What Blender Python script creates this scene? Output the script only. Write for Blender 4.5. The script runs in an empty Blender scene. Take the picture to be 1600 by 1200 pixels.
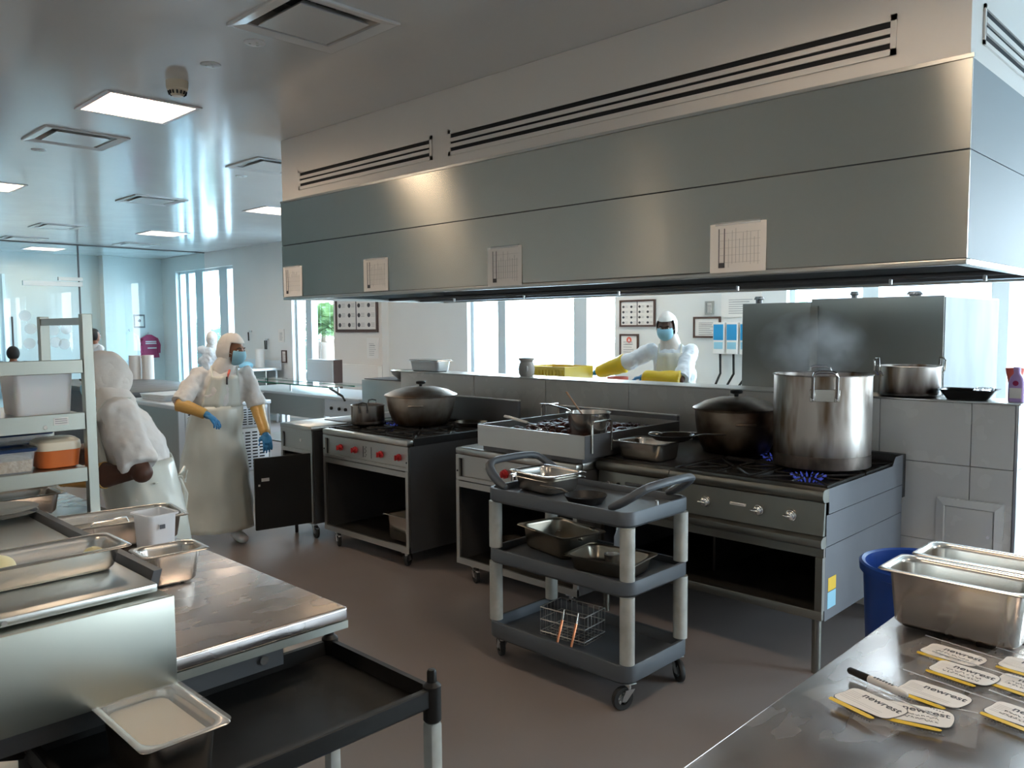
import bpy, bmesh, math, random
from math import sin, cos, pi, radians as R_, sqrt, atan2
from mathutils import Vector as V, Matrix as M4

C = bpy.context.scene.collection
sc = bpy.context.scene
# ------------------------------------------------------------------ camera
cam_d = bpy.data.cameras.new('camera'); cam = bpy.data.objects.new('camera', cam_d); C.objects.link(cam)
cam.location = (0, 0, 1.68); cam.rotation_euler = (R_(85.912), R_(0.426), R_(44.231))
cam_d.sensor_width = 36; cam_d.lens = 28.572; cam_d.clip_start = .05; cam_d.clip_end = 300
sc.camera = cam
# ------------------------------------------------------------------ view
sc.view_settings.view_transform = 'Standard'; sc.view_settings.look = 'None'
sc.view_settings.gamma = 1; sc.view_settings.use_curve_mapping = False
sc.view_settings.exposure = 0.9
# ------------------------------------------------------------------ sky
SKY = 11.0; LAMP = 16.0
w = bpy.data.worlds.new('sky'); sc.world = w; w.use_nodes = True
nt = w.node_tree; nt.nodes.clear()
tc = nt.nodes.new('ShaderNodeTexCoord'); sx = nt.nodes.new('ShaderNodeSeparateXYZ'); cr = nt.nodes.new('ShaderNodeValToRGB')
bg = nt.nodes.new('ShaderNodeBackground'); wo = nt.nodes.new('ShaderNodeOutputWorld')
nt.links.new(tc.outputs['Generated'], sx.inputs[0]); nt.links.new(sx.outputs['Z'], cr.inputs[0])
cr.color_ramp.elements[0].position = 0.0; cr.color_ramp.elements[0].color = (.86, .95, 1, 1)
cr.color_ramp.elements[1].position = .7; cr.color_ramp.elements[1].color = (.50, .76, 1, 1)
nt.links.new(cr.outputs[0], bg.inputs[0]); bg.inputs[1].default_value = SKY
nt.links.new(bg.outputs[0], wo.inputs[0])

# ------------------------------------------------------------------ helpers
def tag(o, label=None, cat=None, group=None, kind=None):
    if label: o['label'] = label
    if cat: o['category'] = cat
    if group: o['group'] = group
    if kind: o['kind'] = kind
    return o

def thing(name, label, cat, loc=(0, 0, 0), rz=0, group=None):
    o = bpy.data.objects.new(name, None); C.objects.link(o)
    o.location = loc; o.rotation_euler = (0, 0, rz); o.empty_display_size = .05
    return tag(o, label, cat, group)

def rrect(hx, hy, r, n=4):
    r = min(r, hx, hy); pts = []
    for cx, cy, a0 in ((hx-r, hy-r, 0), (-hx+r, hy-r, 90), (-hx+r, -hy+r, 180), (hx-r, -hy+r, 270)):
        for i in range(n+1):
            a = R_(a0+90*i/n); pts.append((cx+r*cos(a), cy+r*sin(a)))
    return pts

class MB:
    def __init__(s): s.b = bmesh.new(); s.m = M4.Identity(4)
    def v(s, p): return s.b.verts.new(s.m @ V(p))
    def f(s, vs):
        try: return s.b.faces.new(vs)
        except ValueError: return None
    def box(s, x0, x1, y0, y1, z0, z1, bev=0, seg=2):
        vs = [s.v(p) for p in ((x0,y0,z0),(x1,y0,z0),(x1,y1,z0),(x0,y1,z0),(x0,y0,z1),(x1,y0,z1),(x1,y1,z1),(x0,y1,z1))]
        fs = [s.f([vs[i] for i in q]) for q in ((3,2,1,0),(4,5,6,7),(0,1,5,4),(1,2,6,5),(2,3,7,6),(3,0,4,7))]
        if bev:
            es = list({e for f in fs for e in f.edges})
            bmesh.ops.bevel(s.b, geom=es, offset=bev, segments=seg, affect='EDGES', profile=.5)
        return s
    def prism(s, pts, axis, a, b):
        # extrude closed 2D outline along axis x/y/z
        def P(u, w_, t): return {'x': (t, u, w_), 'y': (u, t, w_), 'z': (u, w_, t)}[axis]
        A = [s.v(P(u, w_, a)) for u, w_ in pts]; B = [s.v(P(u, w_, b)) for u, w_ in pts]; n = len(pts)
        s.f(A[::-1]); s.f(B)
        for i in range(n): s.f([A[i], A[(i+1) % n], B[(i+1) % n], B[i]])
        return s
    def rings(s, rs, cap0=True, cap1=True, closed=False):
        L = [[s.v(p) for p in r] for r in rs]; n = len(L[0])
        seq = list(zip(L, L[1:])) + ([(L[-1], L[0])] if closed else [])
        for a, b in seq:
            for i in range(n): s.f([a[i], a[(i+1) % n], b[(i+1) % n], b[i]])
        if not closed:
            if cap0: s.f(L[0][::-1])
            if cap1: s.f(L[-1])
        return s
    def rr(s, rs, n=4, cap0=True, cap1=True):
        # rs: (half x, half y, corner radius, z [, dx, dy])
        return s.rings([[(x+(q[4] if len(q) > 4 else 0), y+(q[5] if len(q) > 5 else 0), q[3]) for x, y in rrect(q[0], q[1], q[2], n)] for q in rs], cap0, cap1)
    def lathe(s, prof, c=(0, 0, 0), n=32, sy=1.0):
        # profile of (r, z) bottom to top; r==0 gives a pole
        prev = None
        for r, z in prof:
            if r <= 1e-6: cur = [s.v((c[0], c[1], c[2]+z))]
            else: cur = [s.v((c[0]+r*cos(2*pi*i/n), c[1]+r*sy*sin(2*pi*i/n), c[2]+z)) for i in range(n)]
            if prev:
                for i in range(n):
                    j = (i+1) % n
                    if len(prev) == 1 and len(cur) == 1: break
                    if len(prev) == 1: s.f([prev[0], cur[j], cur[i]])
                    elif len(cur) == 1: s.f([prev[i], prev[j], cur[0]])
                    else: s.f([prev[i], prev[j], cur[j], cur[i]])
            prev = cur
        return s
    def tube(s, pts, r, n=8, flat=1.0, up=(0, 0, 1)):
        pts = [V(p) for p in pts]; rad = r if isinstance(r, (list, tuple)) else [r]*len(pts)
        rs = []
        for i, p in enumerate(pts):
            d = (pts[min(i+1, len(pts)-1)]-pts[max(i-1, 0)]).normalized()
            u = V(up)
            if abs(d.dot(u)) > .95: u = V((0, 1, 0)) if abs(d.y) < .9 else V((1, 0, 0))
            a = d.cross(u).normalized(); b = a.cross(d).normalized()
            rs.append([p+a*rad[i]*cos(2*pi*k/n)+b*rad[i]*flat*sin(2*pi*k/n) for k in range(n)])
        return s.rings(rs)
    def cyl(s, p0, p1, r, n=20, r1=None): return s.tube([p0, p1], [r, r if r1 is None else r1], n)
    def ell(s, c, rad, rot=None, n=16, m=10):
        rot = rot or M4.Identity(3); c = V(c); rs = []
        top = s.v(c+rot @ V((0, 0, rad[2]))); bot = s.v(c+rot @ V((0, 0, -rad[2])))
        for j in range(1, m):
            t = pi*j/m
            rs.append([s.v(c+rot @ V((rad[0]*sin(t)*cos(2*pi*i/n), rad[1]*sin(t)*sin(2*pi*i/n), rad[2]*cos(t)))) for i in range(n)])
        for i in range(n):
            k = (i+1) % n
            s.f([top, rs[0][i], rs[0][k]]); s.f([bot, rs[-1][k], rs[-1][i]])
            for a, b in zip(rs, rs[1:]): s.f([a[i], b[i], b[k], a[k]])
        return s
    def grid(s, U, W, fn):
        g = [[s.v(fn(u, w_)) for w_ in W] for u in U]
        for i in range(len(U)-1):
            for j in range(len(W)-1): s.f([g[i][j], g[i+1][j], g[i+1][j+1], g[i][j+1]])
        return s
    def mesh(s, name, smooth=38):
        bmesh.ops.recalc_face_normals(s.b, faces=s.b.faces)
        me = bpy.data.meshes.new(name); s.b.to_mesh(me); s.b.free()
        if smooth:
            for p in me.polygons: p.use_smooth = True
            me.set_sharp_from_angle(angle=R_(smooth))
        return me
    def build(s, name, mat, parent=None, label=None, cat=None, group=None, kind=None, loc=None, rz=0, smooth=38):
        me = s.mesh(name, smooth); o = bpy.data.objects.new(name, me); C.objects.link(o)
        me.materials.append(mat)
        if parent is not None: o.parent = parent
        if loc is not None: o.location = loc
        if rz: o.rotation_euler = (0, 0, rz)
        return tag(o, label, cat, group, kind)

def copy_tree(o, parent=None):
    c = o.copy(); C.objects.link(c)
    if parent is not None: c.parent = parent
    for ch in list(o.children): copy_tree(ch, c)
    return c
def again(o, label=None, loc=None, rz=None):
    c = copy_tree(o)
    if label: c['label'] = label
    if loc is not None: c.location = loc
    if rz is not None: c.rotation_euler = (0, 0, rz)
    return c

# ------------------------------------------------------------------ materials
def mat(name, col, rough=.5, metal=0, noise=None, bump=None, aniso=0, tangent=None, emit=None, coat=0, alpha=None, trans=0, sss=0, spec=None, rnoise=None, soot_shade=None):
    m = bpy.data.materials.new(name); m.use_nodes = True; nt = m.node_tree; b = nt.nodes['Principled BSDF']
    b.inputs['Base Color'].default_value = (*col, 1); b.inputs['Roughness'].default_value = rough; b.inputs['Metallic'].default_value = metal
    if spec is not None: b.inputs['Specular IOR Level'].default_value = spec
    if coat: b.inputs['Coat Weight'].default_value = coat; b.inputs['Coat Roughness'].default_value = .08
    if trans: b.inputs['Transmission Weight'].default_value = trans
    if alpha is not None: b.inputs['Alpha'].default_value = alpha
    if sss: b.inputs['Subsurface Weight'].default_value = sss; b.inputs['Subsurface Scale'].default_value = .02
    if emit: b.inputs['Emission Color'].default_value = (*emit[0], 1); b.inputs['Emission Strength'].default_value = emit[1]
    def mapped(scale):
        t = nt.nodes.new('ShaderNodeTexCoord'); mp = nt.nodes.new('ShaderNodeMapping')
        nt.links.new(t.outputs['Object'], mp.inputs[0]); mp.inputs['Scale'].default_value = scale if isinstance(scale, tuple) else (scale,)*3
        n = nt.nodes.new('ShaderNodeTexNoise'); n.inputs['Scale'].default_value = 1; n.inputs['Detail'].default_value = 2.5
        nt.links.new(mp.outputs[0], n.inputs[0]); return n
    if noise:                      # (scale, second colour, low, high)
        n = mapped(noise[0]); rp = nt.nodes.new('ShaderNodeValToRGB')
        rp.color_ramp.elements[0].position = noise[2]; rp.color_ramp.elements[0].color = (*noise[1], 1)
        rp.color_ramp.elements[1].position = noise[3]; rp.color_ramp.elements[1].color = (*col, 1)
        nt.links.new(n.outputs['Fac'], rp.inputs[0]); nt.links.new(rp.outputs[0], b.inputs['Base Color'])
    if soot_shade:                       # (z where clean, z where blackest, colour): burnt-on soot above the pot's own base
        t = nt.nodes.new('ShaderNodeTexCoord'); s3 = nt.nodes.new('ShaderNodeSeparateXYZ'); nt.links.new(t.outputs['Object'], s3.inputs[0])
        n = mapped((9, 9, 3)); ad = nt.nodes.new('ShaderNodeMath'); ad.operation = 'MULTIPLY_ADD'; ad.inputs[1].default_value = -.22
        nt.links.new(n.outputs['Fac'], ad.inputs[0]); nt.links.new(s3.outputs['Z'], ad.inputs[2])
        mr = nt.nodes.new('ShaderNodeMapRange'); mr.inputs[1].default_value = soot_shade[0]; mr.inputs[2].default_value = soot_shade[1]; nt.links.new(ad.outputs[0], mr.inputs[0])
        mx = nt.nodes.new('ShaderNodeMix'); mx.data_type = 'RGBA'; mx.inputs[7].default_value = (*soot_shade[2], 1)
        src = b.inputs['Base Color'].links[0].from_socket if b.inputs['Base Color'].links else None
        if src: nt.links.new(src, mx.inputs[6])
        else: mx.inputs[6].default_value = (*col, 1)
        nt.links.new(mr.outputs[0], mx.inputs[0]); nt.links.new(mx.outputs[2], b.inputs['Base Color'])
    if rnoise:                     # (scale, rough lo, rough hi)
        n = mapped(rnoise[0]); mr = nt.nodes.new('ShaderNodeMapRange'); mr.inputs[1].default_value = .2; mr.inputs[2].default_value = .8
        mr.inputs[3].default_value = rnoise[1]; mr.inputs[4].default_value = rnoise[2]
        nt.links.new(n.outputs['Fac'], mr.inputs[0]); nt.links.new(mr.outputs[0], b.inputs['Roughness'])
    if bump:                       # (scale, strength, distance)
        n = mapped(bump[0]); bp = nt.nodes.new('ShaderNodeBump'); bp.inputs['Strength'].default_value = bump[1]; bp.inputs['Distance'].default_value = bump[2]
        nt.links.new(n.outputs['Fac'], bp.inputs['Height']); nt.links.new(bp.outputs[0], b.inputs['Normal'])
    if aniso:
        b.inputs['Anisotropic'].default_value = aniso
        if tangent:
            cv = nt.nodes.new('ShaderNodeCombineXYZ')
            for i in range(3): cv.inputs[i].default_value = tangent[i]
            nt.links.new(cv.outputs[0], b.inputs['Tangent'])
    return m
def glassy(name, tint, refl=.12, rough=0.0, ior=1.45):
    m = bpy.data.materials.new(name); m.use_nodes = True; nt = m.node_tree; nt.nodes.clear()
    o = nt.nodes.new('ShaderNodeOutputMaterial'); t = nt.nodes.new('ShaderNodeBsdfTransparent'); g = nt.nodes.new('ShaderNodeBsdfGlossy')
    x = nt.nodes.new('ShaderNodeMixShader'); fr = nt.nodes.new('ShaderNodeMath'); fr.operation = 'MULTIPLY'; fn = nt.nodes.new('ShaderNodeFresnel'); fn.inputs[0].default_value = ior
    ge = nt.nodes.new('ShaderNodeNewGeometry'); iv = nt.nodes.new('ShaderNodeMath'); iv.operation = 'SUBTRACT'; iv.inputs[0].default_value = 1
    nt.links.new(ge.outputs['Backfacing'], iv.inputs[1]); nt.links.new(fn.outputs[0], fr.inputs[0]); nt.links.new(iv.outputs[0], fr.inputs[1])
    t.inputs[0].default_value = (*tint, 1); g.inputs['Roughness'].default_value = rough
    nt.links.new(fr.outputs[0], x.inputs[0]); nt.links.new(t.outputs[0], x.inputs[1]); nt.links.new(g.outputs[0], x.inputs[2]); nt.links.new(x.outputs[0], o.inputs[0])
    return m
def film(name, col, clear=.6, rough=.15):      # cloudy plastic: part see-through, part solid
    m = bpy.data.materials.new(name); m.use_nodes = True; nt = m.node_tree
    b = nt.nodes['Principled BSDF']; b.inputs['Base Color'].default_value = (*col, 1); b.inputs['Roughness'].default_value = rough
    t = nt.nodes.new('ShaderNodeBsdfTransparent'); x = nt.nodes.new('ShaderNodeMixShader'); x.inputs[0].default_value = clear
    nt.links.new(b.outputs[0], x.inputs[1]); nt.links.new(t.outputs[0], x.inputs[2]); nt.links.new(x.outputs[0], nt.nodes['Material Output'].inputs[0])
    return m

K = {}
K['hood'] = mat('hood steel', (.46, .44, .395), .24, 1, aniso=.9, tangent=(0, 0, 1), rnoise=((.5, 1, .5), .22, .27))
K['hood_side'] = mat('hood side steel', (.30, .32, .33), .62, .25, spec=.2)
K['steel'] = mat('brushed steel', (.56, .55, .52), .32, 1, rnoise=(5, .29, .35))
K['steel_y'] = mat('brushed steel panel', (.44, .44, .385), .38, 1, rnoise=(5, .35, .41))
K['table'] = mat('worn steel table top', (.62, .56, .53), .30, 1, noise=((6, 14, 6), (.56, .50, .48), .25, .75), rnoise=((14, 5, 8), .19, .34), bump=((40, 40, 40), .03, .002))
K['pan'] = mat('pan steel', (.62, .58, .53), .24, 1, noise=(9, (.57, .53, .48), .25, .75), rnoise=(14, .2, .28))
K['pan_worn'] = mat('darkened pan steel', (.38, .34, .28), .30, 1, noise=(7, (.28, .24, .19), .25, .75), rnoise=(14, .25, .36))
K['alu'] = mat('cast aluminium', (.58, .52, .46), .40, 1, noise=(7, (.42, .33, .26), .36, .60), rnoise=(10, .34, .50), soot_shade=(.02, -.10, (.22, .14, .08)))
K['range'] = mat('range steel', (.26, .25, .22), .36, 1, rnoise=(8, .33, .40))
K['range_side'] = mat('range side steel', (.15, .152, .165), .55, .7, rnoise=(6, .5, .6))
K['stove'] = mat('stove steel', (.50, .49, .46), .34, 1, rnoise=(8, .28, .42))
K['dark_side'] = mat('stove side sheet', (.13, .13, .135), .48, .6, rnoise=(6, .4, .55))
K['black'] = mat('black enamel', (.012, .012, .013), .45, 0, rnoise=(12, .3, .6))
K['iron'] = mat('cast iron', (.02, .018, .017), .5, .3, bump=(60, .3, .003))
K['soot_shade'] = mat('inner shade sheet', (.05, .047, .042), .45, .5)  # dark colour carries the shade inside the hood and cookers
K['chrome'] = mat('chrome', (.85, .84, .82), .08, 1)
K['bolt'] = mat('zinc', (.6, .6, .6), .3, 1)
K['white_wall'] = mat('white wall paint', (.80, .80, .78), .5, noise=(1.5, (.77, .77, .75), .3, .7))
K['warm_lit_wall'] = mat('warm lit wall paint', (.80, .74, .68), .5)  # warm lamp light on bulkhead and pier is put into this colour
K['ceiling'] = mat('gloss ceiling panel', (.74, .74, .73), .13, 0, spec=.8, bump=((1.6, 2.2, 1), .10, .02), rnoise=(3, .10, .18))
K['tile'] = mat('partition wall tile', (.76, .74, .70), .22, 0, noise=(2, (.71, .69, .65), .3, .7), rnoise=(6, .16, .34))
K['floor'] = mat('grey resin floor', (.27, .225, .21), .42, 0, noise=((1.4, 1.4, 1), (.24, .205, .19), .2, .8), rnoise=((2, 2, 1), .26, .38))
K['glass'] = glassy('window glass', (.96, .99, 1))
K['glass_blue'] = glassy('partition glass', (.86, .95, .97), ior=1.5)
K['glass_green'] = mat('glass edge', (.02, .18, .12), .1, 0, spec=.8)
K['frame'] = mat('window frame', (.62, .70, .74), .4, .1)
K['cart'] = mat('slate plastic', (.085, .095, .108), .46, bump=(200, .15, .001))
K['cart_leg'] = mat('grey post plastic', (.50, .50, .46), .45, noise=(14, (.42, .42, .38), .35, .55))
K['blackpl'] = mat('black plastic', (.014, .013, .012), .45, spec=.3, rnoise=(7, .36, .5))
K['rubber'] = mat('black rubber', (.02, .02, .02), .6)
K['blue'] = mat('blue bin plastic', (.008, .045, .24), .35)
K['red'] = mat('red knob', (.50, .03, .035), .35)
K['paper'] = mat('paper', (.84, .80, .76), .7)
K['ink'] = mat('printed ink', (.08, .08, .09), .7)
K['lightink'] = mat('grey print', (.45, .43, .42), .7)
K['yellow'] = mat('yellow print', (.78, .50, .03), .5)
K['yellow_pl'] = mat('yellow plastic', (.85, .62, .06), .4)
K['glove_yellow'] = mat('yellow rubber', (.80, .56, .03), .38, bump=(18, .4, .01))
K['sleeve_tan'] = mat('tan sleeve guard', (.62, .36, .10), .42, bump=((12, 12, 40), .5, .01))
K['glove_blue'] = mat('blue nitrile', (.03, .22, .48), .4)
K['cloth'] = mat('white cotton', (.80, .77, .74), .8, bump=(14, .5, .012))
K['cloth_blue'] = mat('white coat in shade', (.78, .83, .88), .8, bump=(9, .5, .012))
K['apron'] = mat('waxed apron', (.70, .71, .64), .32, bump=((5, 5, 2.5), .6, .03))
K['net'] = mat('white hair cover', (.80, .75, .70), .85, bump=(30, .4, .006))
K['mask'] = mat('blue surgical mask', (.28, .55, .68), .7, bump=((3, 3, 60), .5, .004))
K['skin_d'] = mat('dark skin', (.085, .034, .02), .5, sss=.05)
K['skin_m'] = mat('brown skin', (.30, .12, .06), .5, sss=.05)
K['hair'] = mat('black hair', (.01, .009, .009), .6)
K['eye'] = mat('eye white', (.75, .72, .68), .3)
K['iris'] = mat('iris', (.015, .01, .008), .2)
K['lamp'] = mat('lamp diffuser', (.9, .9, .9), .5, emit=((1.0, .78, .56), LAMP))
K['reflector'] = mat('lamp reflector', (.9, .88, .85), .4)
K['flame'] = mat('gas flame', (.05, .08, .4), .5, emit=((.10, .16, 1.0), .10))
K['white_pl'] = mat('white plastic', (.80, .79, .80), .35, sss=.1)
K['tub'] = film('milky plastic', (.86, .86, .88), .42, .3)
K['clear'] = film('clear plastic', (.85, .87, .88), .72, .12)
K['bag'] = film('clear bag film', (.80, .80, .80), .84, .06)
K['orange'] = mat('orange plastic', (.66, .16, .035), .3)
K['cream_pl'] = mat('cream plastic', (.80, .70, .54), .3)
K['navy'] = mat('navy lid', (.015, .04, .11), .3)
K['rice'] = mat('rice', (.62, .48, .34), .7, noise=(60, (.45, .32, .2), .4, .6), bump=(90, 1, .006))
K['sauce'] = mat('red sauce', (.42, .09, .015), .3, noise=(30, (.2, .03, .01), .4, .6), bump=(50, 1, .006))
K['meat'] = mat('browned meat', (.10, .028, .018), .35, noise=(40, (.035, .012, .01), .4, .65), bump=(60, 1, .008))
K['cream_food'] = mat('cream food', (.72, .60, .42), .4)
K['potato'] = mat('peeled potato', (.80, .70, .40), .4)
K['copper'] = mat('copper handle', (.75, .28, .14), .3, 1)
K['green'] = mat('palm leaves', (.17, .27, .10), .5)
K['leaf_d'] = mat('dark palm leaves', (.10, .17, .13), .5)
K['terracotta'] = mat('planter pot', (.36, .27, .22), .8)
K['ground'] = mat('outside paving', (.42, .42, .40), .9)
K['building'] = mat('far building', (.40, .43, .45), .9)
K['magenta'] = mat('burgundy jacket', (.34, .015, .09), .7)
K['lilac'] = mat('lilac bottle', (.50, .32, .62), .35)
K['coral'] = mat('coral plastic', (.75, .14, .09), .4)
K['blind'] = mat('white roller blind', (.74, .84, .90), .8)
K['brown_frame'] = mat('dark brown frame', (.085, .045, .035), .5)
K['counter_w'] = mat('bright steel counter', (.70, .73, .76), .34, .5)
K['slot'] = mat('dark slot', (.012, .012, .014), .8)
K['wood'] = mat('wooden spoon', (.35, .18, .09), .5)
K['stone'] = mat('stoneware jar', (.42, .39, .35), .5)
K['cyan_box'] = mat('blue dispenser', (.02, .30, .60), .4)
K['foil'] = mat('creased foil', (.7, .7, .7), .2, 1, bump=(25, 1, .02))
K['grout'] = mat('tile joint', (.30, .28, .27), .8)
K['stocksteel'] = mat('stock pot steel', (.52, .47, .43), .34, 1, noise=((13, 13, 2.6), (.20, .13, .08), .34, .56), rnoise=((10, 10, 4), .28, .42), soot_shade=(.06, -.10, (.05, .035, .03)))
K['burnt'] = mat('burnt bottom steel', (.10, .08, .07), .4, .8, noise=((14, 14, 7), (.03, .025, .02), .35, .65), rnoise=(12, .3, .5))
K['ovenbrown'] = mat('browned cast pot', (.36, .28, .21), .36, 1, noise=(6, (.16, .10, .07), .36, .6), rnoise=(10, .28, .46), soot_shade=(.0, -.10, (.05, .035, .025)))
K['side_cover'] = mat('streaked side cover', (.15, .16, .165), .6, .2, noise=((3, 3, 1.5), (.10, .11, .115), .35, .6), spec=.2)
K['machine'] = mat('machine casing steel', (.27, .26, .235), .5, .85, rnoise=(2, .42, .56))
# ------------------------------------------------------------------ the setting
ZC = 3.19; YB = 7.5; XL = -18.0; XR = 3.6; YF = -3.2
def slab(name, plane, at, thick, U, W, holes, m):
    # a slab with rectangular openings; plane 'z' (U=x,W=y), 'y' (U=x,W=z), 'x' (U=y,W=z)
    us = sorted({*U, *[h[i] for h in holes for i in (0, 1)]}); ws = sorted({*W, *[h[i] for h in holes for i in (2, 3)]})
    b = MB()
    def solid(i, j):
        if not (0 <= i < len(us)-1 and 0 <= j < len(ws)-1): return False
        cu = (us[i]+us[i+1])/2; cw = (ws[j]+ws[j+1])/2
        return not any(h[0] < cu < h[1] and h[2] < cw < h[3] for h in holes)
    cache = {}
    def vt(u, w_, t):
        k = (u, w_, t)
        if k not in cache: cache[k] = b.v({'z': (u, w_, t), 'y': (u, t, w_), 'x': (t, u, w_)}[plane])
        return cache[k]
    a, c = at, at+thick
    for i in range(len(us)-1):
        for j in range(len(ws)-1):
            if not solid(i, j): continue
            u0, u1, w0, w1 = us[i], us[i+1], ws[j], ws[j+1]
            for t in (a, c): b.f([vt(u0, w0, t), vt(u1, w0, t), vt(u1, w1, t), vt(u0, w1, t)])
            for (di, dj, p, q) in ((-1, 0, (u0, w0), (u0, w1)), (1, 0, (u1, w0), (u1, w1)), (0, -1, (u0, w0), (u1, w0)), (0, 1, (u0, w1), (u1, w1))):
                if not solid(i+di, j+dj): b.f([vt(*p, a), vt(*q, a), vt(*q, c), vt(*p, c)])
    return b.build(name, m, kind='structure', smooth=0)

MB().box(XL-.2, XR+.2, YF-.2, YB+.2, -.12, 0).build('floor', K['floor'], kind='structure')
lights = [(-5.8, 2.3), (-9.95, 2.35), (-9.6, 5.5), (-13.1, 5.5), (-13.9, 2.35), (-1.12, 2.3), (-17, 4.9), (-5.8, -1.3), (-1.8, -1.3), (2.0, 2.3), (-9.95, -1.3), (-5.8, 6.35), (-2.2, 6.35)]
vents = [(-3.6, 2.3), (-7.05, 2.3), (-7.0, 3.98), (-9.8, 4.0), (-13.2, 4.0), (-15.3, 4.1), (-15.1, 5.85)]
LH, VH = .29, .24
holes = [(x-LH, x+LH, y-LH, y+LH) for x, y in lights] + [(x-VH, x+VH, y-VH, y+VH) for x, y in vents]
slab('ceiling', 'z', ZC, .06, (XL-.2, XR+.2), (YF-.2, YB+.2), holes, K['ceiling'])
wins = [(-17.3, -14.75, .35, 2.88), (-12.65, -11.2, .25, 2.80), (-8.15, -5.66, .3, 2.75), (-3.6, .9, .3, 2.75)]
slab('wall_back', 'y', YB, .25, (XL-.2, XR+.2), (0, ZC), wins, K['white_wall'])
lw = [(1.0, 4.4, .9, 2.7)]
slab('wall_left', 'x', XL-.2, .2, (YF-.2, YB), (0, ZC), lw, K['white_wall'])
rw = [(5.0, 7.2, .4, 2.75)]
slab('wall_right', 'x', XR, .2, (YF-.2, YB), (0, ZC), rw, K['white_wall'])
slab('wall_front', 'y', YF-.2, .2, (XL, XR), (0, ZC), [], K['white_wall'])
def window(n, plane, u0, u1, z0, z1, at, mull):
    fr = MB(); t = .05
    def bx(b, a0, a1, zz0, zz1, d0=.0, d1=.08):
        if plane == 'y': b.box(a0, a1, at+d0, at+d1, zz0, zz1)
        else: b.box(at+d0, at+d1, a0, a1, zz0, zz1)
    bx(fr, u0, u0+t, z0, z1); bx(fr, u1-t, u1, z0, z1); bx(fr, u0+t, u1-t, z0, z0+t); bx(fr, u0+t, u1-t, z1-t, z1)
    W = fr.build('window_%d' % n, K['frame'], kind='structure')
    edges = [u0+t]
    for m_ in mull:
        q = MB(); bx(q, m_[0], m_[1], z0+t, z1-t, -.02, .1); q.build('mullion', K['frame'], W); edges += [m_[0], m_[1]]
    edges.append(u1-t)
    for i in range(0, len(edges), 2):
        q = MB(); bx(q, edges[i]+.004, edges[i+1]-.004, z0+t+.004, z1-t-.004, .03, .04); q.build('pane', K['glass'], W)
    # portal so that daylight is sampled through the opening
    L = bpy.data.lights.new('portal', 'AREA'); L.shape = 'RECTANGLE'; L.size = u1-u0; L.size_y = z1-z0
    L.cycles.is_portal = True; lo = bpy.data.objects.new('portal', L); C.objects.link(lo); lo.parent = W
    if plane == 'y': lo.location = ((u0+u1)/2, at+.2, (z0+z1)/2); lo.rotation_euler = (R_(-90), 0, 0)
    else:
        s_ = 1 if at > 0 else -1
        lo.location = (at+.1+.1*s_, (u0+u1)/2, (z0+z1)/2); lo.rotation_euler = (0, R_(90)*s_, 0); L.size, L.size_y = z1-z0, u1-u0
    return W
window(1, 'y', -17.3, -14.75, .35, 2.88, YB+.08, [(-16.95, -16.8), (-16.5, -16.15), (-15.45, -15.1)])
window(2, 'y', -12.65, -11.2, .25, 2.80, YB+.08, [(-12.3, -12.12)])
window(3, 'y', -8.15, -5.66, .3, 2.75, YB+.08, [(-7.62, -7.48), (-6.32, -6.12)])
window(4, 'y', -3.6, .9, .3, 2.75, YB+.08, [(-2.9, -2.76), (-1.86, -1.73), (-.5, -.35)])
window(5, 'x', 1.0, 4.4, .9, 2.7, XL-.14, [(2.6, 2.7)])
window(6, 'x', 5.0, 7.2, .4, 2.75, XR+.06, [(6.05, 6.15)])
# projecting pier with the poster, and the low dado step on it
p = slab('wall_pier', 'y', 7.38, .1198, (-11.18, -9.9), (0, ZC), [], K['warm_lit_wall'])
MB().box(-11.17, -9.91, 7.30, 7.378, 0, 1.1, .006).build('trim_1', K['warm_lit_wall'], kind='structure')
MB().box(XL, -11.2, YB-.012, YB-.001, 0, .1).build('baseboard_back', K['frame'], kind='structure')
# bulkhead above the hood
HX0, HX1, HY0, HY1, HZ0, HZ1 = -6.03, -.95, 3.5, 5.25, 1.91, 2.69
bulk = MB().box(HX0+.01, HX1-.012, HY0+.012, HY1-.012, HZ1+.002, ZC-.002).build('wall_bulkhead', K['warm_lit_wall'], kind='structure')
MB().box(HX0-.004, HX1+.004, HY0-.002, HY0+.011, HZ1-.002, HZ1+.014).build('trim_2', K['stove'], kind='structure')
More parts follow.
